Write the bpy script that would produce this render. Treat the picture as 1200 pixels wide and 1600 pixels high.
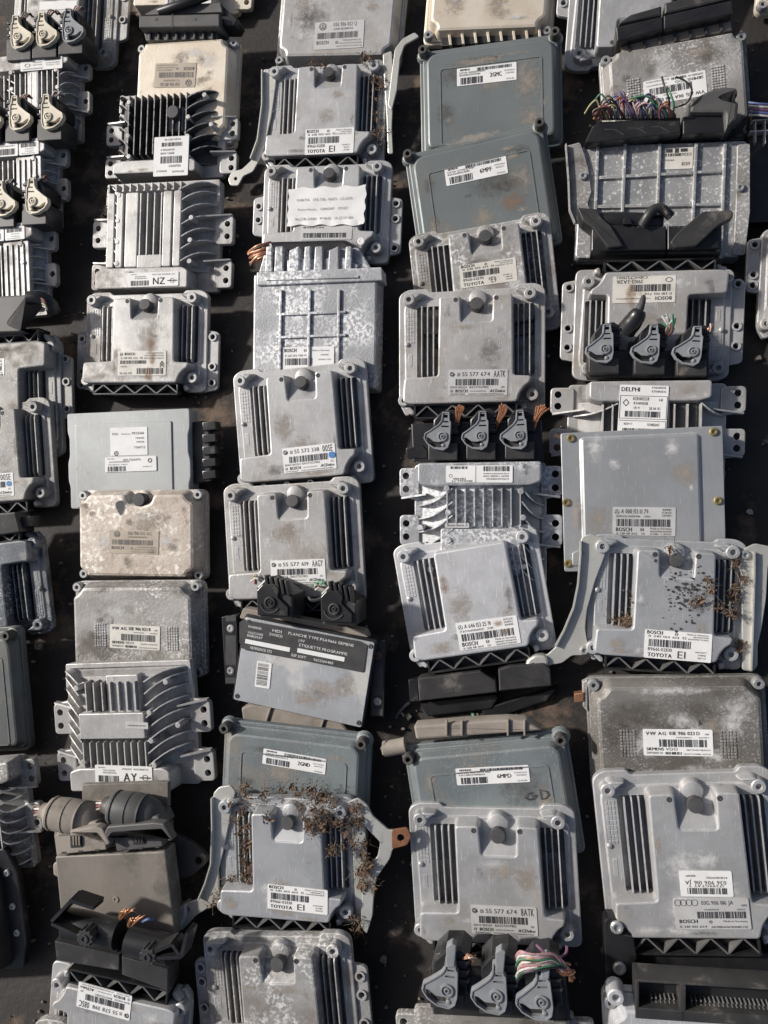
import bpy, bmesh, math, random
from mathutils import Vector, Matrix
from mathutils.geometry import tessellate_polygon

for o in list(bpy.data.objects):
    bpy.data.objects.remove(o, do_unlink=True)
scene = bpy.context.scene
COL = scene.collection
R = math.radians

# ------------------------------------------------------------------ camera
FPX = 1200.0                       # focal length in pixels of the 1200x1600 photograph
CAM_Z = 1.02
nv = Vector((0.204, 0.222, 1.0)).normalized()          # straight down, in camera axes (right, down, forward)
Zc = -nv
Yc = Vector((160, -5550, 1200)).normalized()
Yc = (Yc - Zc * Yc.dot(Zc)).normalized()
Xc = Yc.cross(Zc).normalized()
M3 = Matrix((Xc, Yc, Zc))                              # camera axes -> world axes
CAMPOS = Vector((0, 0, CAM_Z))
right, down, fwd = M3.col[0], M3.col[1], M3.col[2]
cm = Matrix.Identity(4)
for i in range(3):
    cm[i][0] = right[i]; cm[i][1] = -down[i]; cm[i][2] = -fwd[i]; cm[i][3] = CAMPOS[i]
cam_d = bpy.data.cameras.new('camera')
cam = bpy.data.objects.new('camera', cam_d); COL.objects.link(cam)
cam.matrix_world = cm
cam_d.sensor_fit = 'VERTICAL'; cam_d.sensor_height = 36.0; cam_d.lens = 36.0 * FPX / 1600.0
cam_d.clip_start = 0.01; cam_d.clip_end = 500
scene.camera = cam

# ------------------------------------------------------------------ sky, sun, exposure
SUN_EL = 36.0
SUN_AZ = 14.0                      # how far the sun stands above the picture's left
to_sun = Vector((-math.cos(R(SUN_EL)) * math.cos(R(SUN_AZ)), math.cos(R(SUN_EL)) * math.sin(R(SUN_AZ)), math.sin(R(SUN_EL))))
world = bpy.data.worlds.new('World'); scene.world = world; world.use_nodes = True
wn = world.node_tree.nodes; wl = world.node_tree.links
sky = wn.new('ShaderNodeTexSky'); sky.sky_type = 'NISHITA'; sky.sun_disc = False; sky.dust_density = 4.0; sky.ozone_density = 0.6; sky.air_density = 0.9
sky.sun_elevation = R(SUN_EL); sky.sun_rotation = math.atan2(to_sun.x, to_sun.y)
wl.new(sky.outputs[0], wn['Background'].inputs[0]); wn['Background'].inputs[1].default_value = 0.08
sd = bpy.data.lights.new('sun', 'SUN'); sd.energy = 4.8; sd.angle = R(3.0); sd.color = (1.0, 0.965, 0.92)
so = bpy.data.objects.new('sun', sd); COL.objects.link(so)
so.rotation_euler = to_sun.to_track_quat('Z', 'Y').to_euler()
scene.view_settings.view_transform = 'Standard'; scene.view_settings.look = 'None'
scene.view_settings.exposure = 0.0; scene.view_settings.gamma = 1.0
scene.view_settings.use_curve_mapping = False
scene.render.engine = 'CYCLES'
scene.render.resolution_x = 768; scene.render.resolution_y = 1024

# ------------------------------------------------------------------ materials
def mat(name, c1, c2=None, scale=40.0, rough=0.5, metal=0.0, dirt=None, speck=None, bump=0.0, bscale=300.0, rvar=0.12, stretch=None, dirt2=None, edge=None, scratch=0.0):
    m = bpy.data.materials.new(name); m.use_nodes = True
    nt = m.node_tree; N = nt.nodes; Lk = nt.links
    bs = N['Principled BSDF']
    bs.inputs['Metallic'].default_value = metal
    geo = N.new('ShaderNodeNewGeometry')
    pos = geo.outputs['Position']
    if stretch:
        mp = N.new('ShaderNodeMapping'); mp.inputs['Scale'].default_value = stretch
        Lk.new(pos, mp.inputs[0]); pos = mp.outputs[0]
    def noise(sc, det=4.0, ro=0.6):
        n = N.new('ShaderNodeTexNoise'); n.inputs['Scale'].default_value = sc
        n.inputs['Detail'].default_value = det; n.inputs['Roughness'].default_value = ro
        Lk.new(pos, n.inputs['Vector']); return n.outputs['Fac']
    def ramp(src, a, b):
        r = N.new('ShaderNodeMapRange'); r.inputs[1].default_value = a; r.inputs[2].default_value = b
        r.interpolation_type = 'SMOOTHSTEP'
        Lk.new(src, r.inputs[0]); return r.outputs[0]
    def mix(fac, A, B):
        x = N.new('ShaderNodeMix'); x.data_type = 'RGBA'
        if fac is not None: Lk.new(fac, x.inputs[0])
        for s, v in ((6, A), (7, B)):
            if isinstance(v, tuple): x.inputs[s].default_value = (*v, 1)
            else: Lk.new(v, x.inputs[s])
        return x.outputs[2]
    def mul(a, k):
        x = N.new('ShaderNodeMath'); x.operation = 'MULTIPLY'; Lk.new(a, x.inputs[0])
        if isinstance(k, float): x.inputs[1].default_value = k
        else: Lk.new(k, x.inputs[1])
        return x.outputs[0]
    n1 = noise(scale)
    col = mix(ramp(n1, 0.3, 0.7), c1, c2 or c1)
    if speck:                                    # (colour, threshold, scale, amount)
        sn = noise(speck[2] * 1.7, 4.0, 0.62)
        f = ramp(sn, speck[1] - 0.02, speck[1] + 0.14)
        if len(speck) > 4:                       # only inside larger patches
            f = mul(f, ramp(noise(speck[4], 2.0), 0.42, 0.6))
        col = mix(mul(f, float(speck[3])), col, speck[0])
    rough_src = None
    dfac = None
    for d in (dirt, dirt2):
        if d:                                    # (colour, threshold, scale, amount, softness)
            dn = noise(d[2], 6.0, 0.68)
            f = mul(ramp(dn, d[1], d[1] + (d[4] if len(d) > 4 else 0.18)), float(d[3]))
            col = mix(f, col, d[0])
            if dfac is None: dfac = f
    if scratch:                                  # fine scratches, two directions
        for rz in (0.5, -0.9):
            mp2 = N.new('ShaderNodeMapping'); mp2.inputs['Rotation'].default_value = (0, 0, rz); mp2.inputs['Scale'].default_value = (900, 34, 200)
            Lk.new(geo.outputs['Position'], mp2.inputs[0])
            sn = N.new('ShaderNodeTexNoise'); sn.inputs['Scale'].default_value = 1.0; sn.inputs['Detail'].default_value = 1.0
            Lk.new(mp2.outputs[0], sn.inputs['Vector'])
            col = mix(mul(ramp(sn.outputs['Fac'], 0.68, 0.76), float(scratch)), col, tuple(min(1.0, v * 1.7) for v in c1))
    if edge:                                     # worn bright edges (colour, amount)
        bv = N.new('ShaderNodeBevel'); bv.samples = 3; bv.inputs['Radius'].default_value = 0.0016
        dt = N.new('ShaderNodeVectorMath'); dt.operation = 'DOT_PRODUCT'
        Lk.new(bv.outputs[0], dt.inputs[0]); Lk.new(geo.outputs['True Normal'], dt.inputs[1])
        ew = ramp(dt.outputs['Value'], 0.985, 0.88)
        col = mix(mul(mul(ew, ramp(noise(120, 3.0), 0.30, 0.55)), float(edge[1])), col, edge[0])
    Lk.new(col, bs.inputs['Base Color'])
    rr = N.new('ShaderNodeMapRange'); rr.inputs[3].default_value = max(0.05, rough - rvar); rr.inputs[4].default_value = min(1, rough + rvar)
    Lk.new(n1, rr.inputs[0])
    if dfac is not None:
        ad = N.new('ShaderNodeMath'); ad.operation = 'MULTIPLY_ADD'; ad.use_clamp = True
        Lk.new(dfac, ad.inputs[0]); ad.inputs[1].default_value = 0.3; Lk.new(rr.outputs[0], ad.inputs[2])
        Lk.new(ad.outputs[0], bs.inputs['Roughness'])
        if metal > 0:
            mm = N.new('ShaderNodeMapRange'); mm.inputs[3].default_value = metal; mm.inputs[4].default_value = 0.0
            Lk.new(dfac, mm.inputs[0]); Lk.new(mm.outputs[0], bs.inputs['Metallic'])
    else:
        Lk.new(rr.outputs[0], bs.inputs['Roughness'])
    if bump:
        bn = noise(bscale, 3.0)
        b = N.new('ShaderNodeBump'); b.inputs['Strength'].default_value = bump; b.inputs['Distance'].default_value = 0.001
        Lk.new(bn, b.inputs['Height']); Lk.new(b.outputs[0], bs.inputs['Normal'])
    return m

DUST = (0.24, 0.21, 0.18); GRIME = (0.07, 0.055, 0.042); NEAR_BLACK = (0.03, 0.028, 0.026)
MT = {}
MT['alu'] = mat('cast_aluminium', (0.47, 0.467, 0.463), (0.335, 0.333, 0.33), 22, 0.47, 0.42, speck=((0.66, 0.655, 0.65), 0.60, 380, 0.55, 24), dirt=(DUST, 0.53, 14, 0.65), dirt2=(GRIME, 0.60, 30, 0.6), bump=0.16, bscale=600, edge=((0.74, 0.735, 0.725), 0.9), scratch=0.5, )
MT['alu2'] = mat('cast_aluminium_dusty', (0.46, 0.45, 0.437), (0.315, 0.306, 0.297), 20, 0.5, 0.40, speck=((0.66, 0.645, 0.62), 0.58, 330, 0.55, 20), dirt=(DUST, 0.49, 13, 0.7), dirt2=(GRIME, 0.57, 28, 0.6), bump=0.2, bscale=550, edge=((0.74, 0.735, 0.725), 0.9), scratch=0.5, )
MT['alu_blue'] = mat('cast_aluminium_bluish', (0.45, 0.455, 0.46), (0.33, 0.338, 0.345), 18, 0.45, 0.42, dirt=(DUST, 0.56, 15, 0.55), dirt2=(GRIME, 0.60, 60, 0.75), speck=((0.64, 0.64, 0.64), 0.60, 350, 0.5, 24), bump=0.15, bscale=600, edge=((0.74, 0.735, 0.725), 0.9), scratch=0.5, )
MT['alu_bright'] = mat('blasted_aluminium', (0.56, 0.56, 0.565), (0.45, 0.45, 0.455), 40, 0.5, 0.4, dirt=((0.30, 0.23, 0.16), 0.62, 16, 0.6), speck=((0.74, 0.74, 0.75), 0.56, 480, 0.6), bump=0.3, bscale=900, edge=((0.74, 0.735, 0.725), 0.9), scratch=0.5, )
MT['alu_corr'] = mat('corroded_aluminium', (0.36, 0.352, 0.34), (0.24, 0.233, 0.225), 26, 0.6, 0.25, dirt=((0.17, 0.145, 0.12), 0.48, 30, 0.75), speck=((0.70, 0.69, 0.67), 0.48, 130, 0.85, 18), dirt2=(GRIME, 0.62, 50, 0.6), bump=0.45, bscale=260, edge=((0.68, 0.67, 0.66), 0.7))
MT['alu_salt'] = mat('salt_blotched_aluminium', (0.36, 0.365, 0.375), (0.26, 0.265, 0.275), 20, 0.52, 0.35, dirt=(GRIME, 0.58, 26, 0.6), speck=((0.80, 0.80, 0.805), 0.45, 120, 0.9, 13), bump=0.4, bscale=320, edge=((0.72, 0.715, 0.71), 0.75), scratch=0.3)
MT['alu_sparkle'] = mat('speckled_aluminium', (0.30, 0.298, 0.29), (0.37, 0.368, 0.36), 24, 0.42, 0.4, dirt=(DUST, 0.58, 18, 0.5), speck=((0.86, 0.85, 0.83), 0.55, 130, 0.95), bump=0.3, bscale=400, edge=((0.72, 0.71, 0.69), 0.75), scratch=0.3)
MT['alu_grimy'] = mat('grimy_aluminium', (0.36, 0.347, 0.33), (0.23, 0.218, 0.204), 20, 0.55, 0.3, dirt=(GRIME, 0.48, 18, 0.75), speck=((0.70, 0.68, 0.65), 0.51, 170, 0.85, 16), dirt2=(DUST, 0.55, 30, 0.5), bump=0.35, bscale=300, edge=((0.74, 0.735, 0.725), 0.9), scratch=0.5, )
MT['alu_cream'] = mat('yellowed_aluminium', (0.66, 0.60, 0.50), (0.55, 0.47, 0.37), 18, 0.5, 0.3, dirt=((0.22, 0.15, 0.09), 0.58, 24, 0.75), speck=((0.18, 0.15, 0.12), 0.62, 260, 0.65, 30), bump=0.25, bscale=300, edge=((0.75, 0.70, 0.60), 0.6))
MT['alu_mottled'] = mat('mottled_tan_aluminium', (0.50, 0.44, 0.375), (0.36, 0.305, 0.255), 30, 0.55, 0.25, dirt=((0.15, 0.11, 0.085), 0.56, 60, 0.75), dirt2=((0.24, 0.14, 0.08), 0.62, 20, 0.5), speck=((0.76, 0.72, 0.66), 0.48, 90, 0.9, 20), bump=0.4, bscale=240, edge=((0.70, 0.65, 0.58), 0.6))
MT['alu_dark'] = mat('blackened_aluminium', (0.045, 0.045, 0.048), (0.08, 0.079, 0.08), 30, 0.5, 0.3, dirt=(NEAR_BLACK, 0.5, 22, 0.6), speck=((0.5, 0.49, 0.48), 0.62, 200, 0.5, 24), bump=0.2, bscale=400, edge=((0.62, 0.60, 0.57), 0.95))
MT['alu_brown'] = mat('oil_browned_aluminium', (0.30, 0.285, 0.26), (0.155, 0.145, 0.13), 10, 0.40, 0.35, dirt=((0.075, 0.065, 0.056), 0.47, 9, 0.85, 0.2), speck=((0.62, 0.605, 0.58), 0.55, 240, 0.8, 7), dirt2=((0.42, 0.40, 0.37), 0.60, 16, 0.5), bump=0.2, bscale=300, edge=((0.60, 0.59, 0.57), 0.7))
MT['steel'] = mat('galvanised_sheet', (0.43, 0.437, 0.44), (0.335, 0.342, 0.345), 11, 0.42, 0.5, dirt=((0.30, 0.27, 0.23), 0.58, 9, 0.6, 0.2), dirt2=((0.60, 0.60, 0.60), 0.62, 26, 0.4), bump=0.06, bscale=500, edge=((0.66, 0.66, 0.65), 0.6), scratch=0.3)
MT['plate'] = mat('brushed_plate', (0.54, 0.55, 0.555), (0.40, 0.41, 0.415), 16, 0.36, 0.45, dirt=((0.50, 0.47, 0.43), 0.54, 12, 0.6, 0.12), dirt2=((0.12, 0.12, 0.12), 0.62, 40, 0.5), bump=0.08, bscale=400, edge=((0.7, 0.7, 0.7), 0.5), scratch=0.4)
MT['alu_left'] = mat('greyed_aluminium', (0.30, 0.29, 0.275), (0.20, 0.192, 0.182), 18, 0.56, 0.25, dirt=((0.15, 0.125, 0.10), 0.50, 16, 0.7), dirt2=(GRIME, 0.58, 34, 0.6), speck=((0.58, 0.56, 0.53), 0.56, 200, 0.6, 20), bump=0.25, bscale=400, edge=((0.62, 0.61, 0.59), 0.75), scratch=0.3)
MT['alu_oxide'] = mat('blue_black_oxidised_aluminium', (0.135, 0.15, 0.17), (0.075, 0.082, 0.095), 20, 0.5, 0.3, dirt=((0.28, 0.28, 0.26), 0.54, 18, 0.7, 0.12), speck=((0.72, 0.73, 0.74), 0.52, 150, 0.8, 16), bump=0.35, bscale=260, edge=((0.62, 0.62, 0.62), 0.7))
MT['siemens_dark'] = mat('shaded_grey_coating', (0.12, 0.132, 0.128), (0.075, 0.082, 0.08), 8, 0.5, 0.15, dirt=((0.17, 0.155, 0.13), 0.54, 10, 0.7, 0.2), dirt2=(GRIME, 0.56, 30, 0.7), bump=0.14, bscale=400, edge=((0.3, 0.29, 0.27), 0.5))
MT['siemens'] = mat('greenish_grey_coating', (0.170, 0.188, 0.186), (0.128, 0.145, 0.145), 9, 0.46, 0.2, dirt=((0.19, 0.155, 0.12), 0.56, 9, 0.6, 0.25), dirt2=((0.34, 0.33, 0.31), 0.66, 70, 0.55), bump=0.1, bscale=500, edge=((0.30, 0.29, 0.27), 0.5), scratch=0.25)
MT['siemens2'] = mat('greenish_grey_coating_scuffed', (0.205, 0.232, 0.236), (0.135, 0.155, 0.16), 13, 0.5, 0.2, dirt=((0.20, 0.16, 0.125), 0.52, 11, 0.75, 0.2), speck=((0.40, 0.42, 0.42), 0.56, 260, 0.6, 16), dirt2=(GRIME, 0.62, 35, 0.6), bump=0.14, bscale=400, edge=((0.38, 0.36, 0.33), 0.5), scratch=0.3)
MT['bmw'] = mat('pale_painted_sheet', (0.365, 0.378, 0.375), (0.29, 0.30, 0.298), 12, 0.5, 0.3, dirt=((0.13, 0.12, 0.11), 0.62, 34, 0.75), dirt2=((0.48, 0.49, 0.48), 0.62, 18, 0.4), bump=0.08, bscale=500, edge=((0.55, 0.55, 0.54), 0.6), scratch=0.3)
MT['zinc'] = mat('zinc_bracket', (0.60, 0.59, 0.54), (0.46, 0.45, 0.41), 20, 0.42, 0.5, dirt=(GRIME, 0.58, 34, 0.65), speck=((0.24, 0.16, 0.10), 0.62, 260, 0.7, 24), bump=0.2, bscale=500, edge=((0.66, 0.65, 0.60), 0.5))
MT['rust'] = mat('rusty_steel', (0.20, 0.085, 0.04), (0.11, 0.05, 0.03), 60, 0.8, 0.1, speck=((0.34, 0.16, 0.07), 0.6, 200, 0.7), bump=0.5, bscale=400)
MT['black'] = mat('black_plastic', (0.013, 0.013, 0.0145), (0.020, 0.0195, 0.0195), 30, 0.34, 0.0, dirt=((0.15, 0.13, 0.11), 0.58, 30, 0.5), scratch=0.5, bump=0.05, bscale=900)
MT['black_dusty'] = mat('dusty_black_plastic', (0.026, 0.025, 0.025), (0.042, 0.040, 0.038), 24, 0.42, 0.0, dirt=((0.21, 0.18, 0.155), 0.55, 24, 0.6), bump=0.08, bscale=800)
MT['cap'] = mat('grey_rubber_cap', (0.040, 0.040, 0.042), (0.060, 0.059, 0.058), 60, 0.6, 0.0, dirt=(DUST, 0.62, 60, 0.35))
MT['truss'] = mat('grey_black_plastic', (0.095, 0.094, 0.092), (0.125, 0.122, 0.118), 40, 0.5, 0.0, dirt=(DUST, 0.56, 40, 0.6))
MT['grey_lever'] = mat('grey_plastic', (0.24, 0.25, 0.26), (0.19, 0.197, 0.205), 50, 0.48, 0.0, dirt=((0.10, 0.08, 0.06), 0.62, 70, 0.5))
MT['beige_lever'] = mat('beige_plastic', (0.66, 0.60, 0.48), (0.55, 0.49, 0.38), 40, 0.5, 0.0, dirt=((0.20, 0.15, 0.10), 0.63, 60, 0.6))
MT['tan'] = mat('dusty_tan_plastic', (0.285, 0.25, 0.21), (0.20, 0.173, 0.145), 22, 0.72, 0.0, dirt=((0.10, 0.085, 0.07), 0.54, 20, 0.7), bump=0.15, bscale=600, edge=((0.36, 0.32, 0.27), 0.4))
MT['dust_lid'] = mat('dust_filmed_lid', (0.22, 0.197, 0.168), (0.15, 0.135, 0.118), 12, 0.6, 0.15, dirt=((0.085, 0.077, 0.068), 0.52, 9, 0.8, 0.12), dirt2=((0.27, 0.24, 0.20), 0.58, 22, 0.5), bump=0.1, bscale=500, edge=((0.42, 0.39, 0.35), 0.6), scratch=0.3)
MT['grey_cover'] = mat('dusty_grey_plastic', (0.065, 0.064, 0.062), (0.09, 0.086, 0.082), 22, 0.55, 0.0, dirt=((0.22, 0.19, 0.16), 0.56, 22, 0.6), bump=0.08, bscale=600)
MT['white'] = mat('sticker_paper', (0.76, 0.755, 0.74), (0.68, 0.67, 0.65), 30, 0.45, 0.0, dirt=((0.44, 0.38, 0.30), 0.60, 40, 0.5))
MT['aged'] = mat('aged_sticker_paper', (0.67, 0.645, 0.59), (0.55, 0.52, 0.465), 30, 0.5, 0.0, dirt=((0.30, 0.23, 0.16), 0.56, 45, 0.65))
MT['foil'] = mat('silvered_sticker', (0.55, 0.545, 0.535), (0.45, 0.445, 0.435), 30, 0.42, 0.15, dirt=((0.28, 0.23, 0.18), 0.58, 40, 0.6))
MT['etched'] = mat('etched_label_field', (0.42, 0.36, 0.29), (0.34, 0.29, 0.23), 40, 0.55, 0.15, dirt=((0.16, 0.11, 0.08), 0.58, 50, 0.7))
MT['ink'] = mat('black_ink', (0.03, 0.03, 0.032), (0.05, 0.048, 0.047), 80, 0.6)
MT['ink_soft'] = mat('faded_ink', (0.13, 0.12, 0.11), (0.19, 0.175, 0.16), 80, 0.6)
MT['blue_dot'] = mat('blue_dot', (0.06, 0.22, 0.50), (0.05, 0.18, 0.42), 80, 0.5)
MT['brass'] = mat('brass_screw', (0.42, 0.34, 0.16), (0.32, 0.25, 0.12), 100, 0.4, 0.7)
MT['screw'] = mat('zinc_screw', (0.50, 0.50, 0.49), (0.38, 0.38, 0.37), 100, 0.4, 0.6, dirt=(GRIME, 0.6, 120, 0.6))
MT['post'] = mat('dark_rubber_post', (0.055, 0.052, 0.048), (0.085, 0.078, 0.07), 90, 0.6, 0.1)
def stain_mat(name, col, amount):
    m = bpy.data.materials.new(name); m.use_nodes = True; nt = m.node_tree; N = nt.nodes; Lk = nt.links
    bs = N['Principled BSDF']; bs.inputs['Base Color'].default_value = (*col, 1); bs.inputs['Roughness'].default_value = 0.8
    tc = N.new('ShaderNodeTexCoord'); ln = N.new('ShaderNodeVectorMath'); ln.operation = 'LENGTH'; Lk.new(tc.outputs['Object'], ln.inputs[0])
    geo = N.new('ShaderNodeNewGeometry'); no = N.new('ShaderNodeTexNoise'); no.inputs['Scale'].default_value = 140; no.inputs['Detail'].default_value = 6; no.inputs['Roughness'].default_value = 0.7
    Lk.new(geo.outputs['Position'], no.inputs['Vector'])
    ad = N.new('ShaderNodeMath'); ad.operation = 'MULTIPLY_ADD'; Lk.new(no.outputs['Fac'], ad.inputs[0]); ad.inputs[1].default_value = 2.4; ad.inputs[2].default_value = -0.75
    su = N.new('ShaderNodeMath'); su.operation = 'SUBTRACT'; Lk.new(ad.outputs[0], su.inputs[0]); Lk.new(ln.outputs['Value'], su.inputs[1])
    mr = N.new('ShaderNodeMapRange'); mr.interpolation_type = 'SMOOTHSTEP'; mr.inputs[1].default_value = -0.55; mr.inputs[2].default_value = 0.75; mr.inputs[4].default_value = amount; Lk.new(su.outputs[0], mr.inputs[0])
    ed = N.new('ShaderNodeMapRange'); ed.interpolation_type = 'SMOOTHSTEP'; ed.inputs[1].default_value = 0.98; ed.inputs[2].default_value = 0.6; Lk.new(ln.outputs['Value'], ed.inputs[0])
    mu = N.new('ShaderNodeMath'); mu.operation = 'MULTIPLY'; Lk.new(mr.outputs[0], mu.inputs[0]); Lk.new(ed.outputs[0], mu.inputs[1])
    Lk.new(mu.outputs[0], bs.inputs['Alpha']); return m
MT['st_rust'] = stain_mat('rust_stain', (0.27, 0.16, 0.09), 0.7)
MT['st_dust'] = stain_mat('dust_stain', (0.34, 0.29, 0.24), 0.7)
MT['st_grime'] = stain_mat('grease_stain', (0.09, 0.078, 0.066), 0.5)
MT['st_white'] = stain_mat('oxide_bloom', (0.66, 0.655, 0.64), 0.7)
MT['copper'] = mat('frayed_copper', (0.50, 0.26, 0.15), (0.36, 0.17, 0.09), 300, 0.4, 0.7)
MT['leaf'] = mat('dry_leaves', (0.16, 0.095, 0.055), (0.065, 0.04, 0.026), 120, 0.8)
MT['twig'] = mat('dry_twigs', (0.20, 0.145, 0.10), (0.15, 0.11, 0.07), 120, 0.8)
for wname, wc in dict(white=(.62, .58, .52), green=(.04, .26, .12), orange=(.55, .20, .05), blue=(.06, .12, .38), pink=(.55, .25, .27), brown=(.16, .08, .04), yellow=(.50, .42, .16), purple=(.22, .06, .16), grey=(.18, .18, .18), black=(.02, .02, .02), red=(.34, .05, .04)).items():
    lum = sum(wc) / 3; wc = tuple(x * .62 + lum * .26 for x in wc); MT['w_' + wname] = mat('wire_' + wname, wc, tuple(x * .7 for x in wc), 200, 0.55, dirt=((0.14, 0.12, 0.10), 0.54, 150, 0.6))

# ------------------------------------------------------------------ mesh builder
def area(p): return sum(p[i][0] * p[(i + 1) % len(p)][1] - p[(i + 1) % len(p)][0] * p[i][1] for i in range(len(p))) / 2
def ccw(p): return list(p) if area(p) > 0 else list(reversed(p))
def offset(p, d):
    """move every edge of a counter-clockwise polygon inwards by d"""
    n = len(p); out = []
    for i in range(n):
        a, b, c = p[i - 1], p[i], p[(i + 1) % n]
        e1 = Vector((b[0] - a[0], b[1] - a[1])); e2 = Vector((c[0] - b[0], c[1] - b[1]))
        if e1.length < 1e-9: e1 = e2
        if e2.length < 1e-9: e2 = e1
        e1.normalize(); e2.normalize()
        n1 = Vector((-e1.y, e1.x)); n2 = Vector((-e2.y, e2.x))
        m = n1 + n2
        k = m.length_squared
        if k < 0.3: m = n1; s = 1
        else: s = 2 / k
        out.append((b[0] + m.x * d * s, b[1] + m.y * d * s))
    if d > 0:
        for it in range(4):                              # collapse edges that the inset turned round
            bad = False
            for i in range(n):
                j = (i + 1) % n
                ex, ey = p[j][0] - p[i][0], p[j][1] - p[i][1]; fx, fy = out[j][0] - out[i][0], out[j][1] - out[i][1]
                if ex * fx + ey * fy < -1e-14:
                    q = ((out[i][0] + out[j][0]) / 2, (out[i][1] + out[j][1]) / 2); out[i] = q; out[j] = q; bad = True
            if not bad: break
    return out
def rounded(p, r, n=4):
    out = []; N = len(p)
    for i in range(N):
        a, b, c = Vector(p[i - 1][:2]), Vector(p[i][:2]), Vector(p[(i + 1) % N][:2])
        rr = r[i] if isinstance(r, (list, tuple)) else r
        d1 = (a - b); d2 = (c - b)
        k = min(rr, d1.length * .48, d2.length * .48)
        if k < 1e-5: out.append((b.x, b.y)); continue
        p1 = b + d1.normalized() * k; p2 = b + d2.normalized() * k
        for j in range(n + 1):
            t = j / n
            q = p1 * (1 - t) ** 2 + b * 2 * t * (1 - t) + p2 * t * t
            out.append((q.x, q.y))
    return out
def rect(x0, x1, y0, y1, r=0.0, n=4):
    p = [(x0, y0), (x1, y0), (x1, y1), (x0, y1)]
    return rounded(p, r, n) if r > 0 else p
def circ(cx, cy, r, n=12): return [(cx + r * math.cos(2 * math.pi * i / n), cy + r * math.sin(2 * math.pi * i / n)) for i in range(n)]

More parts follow.
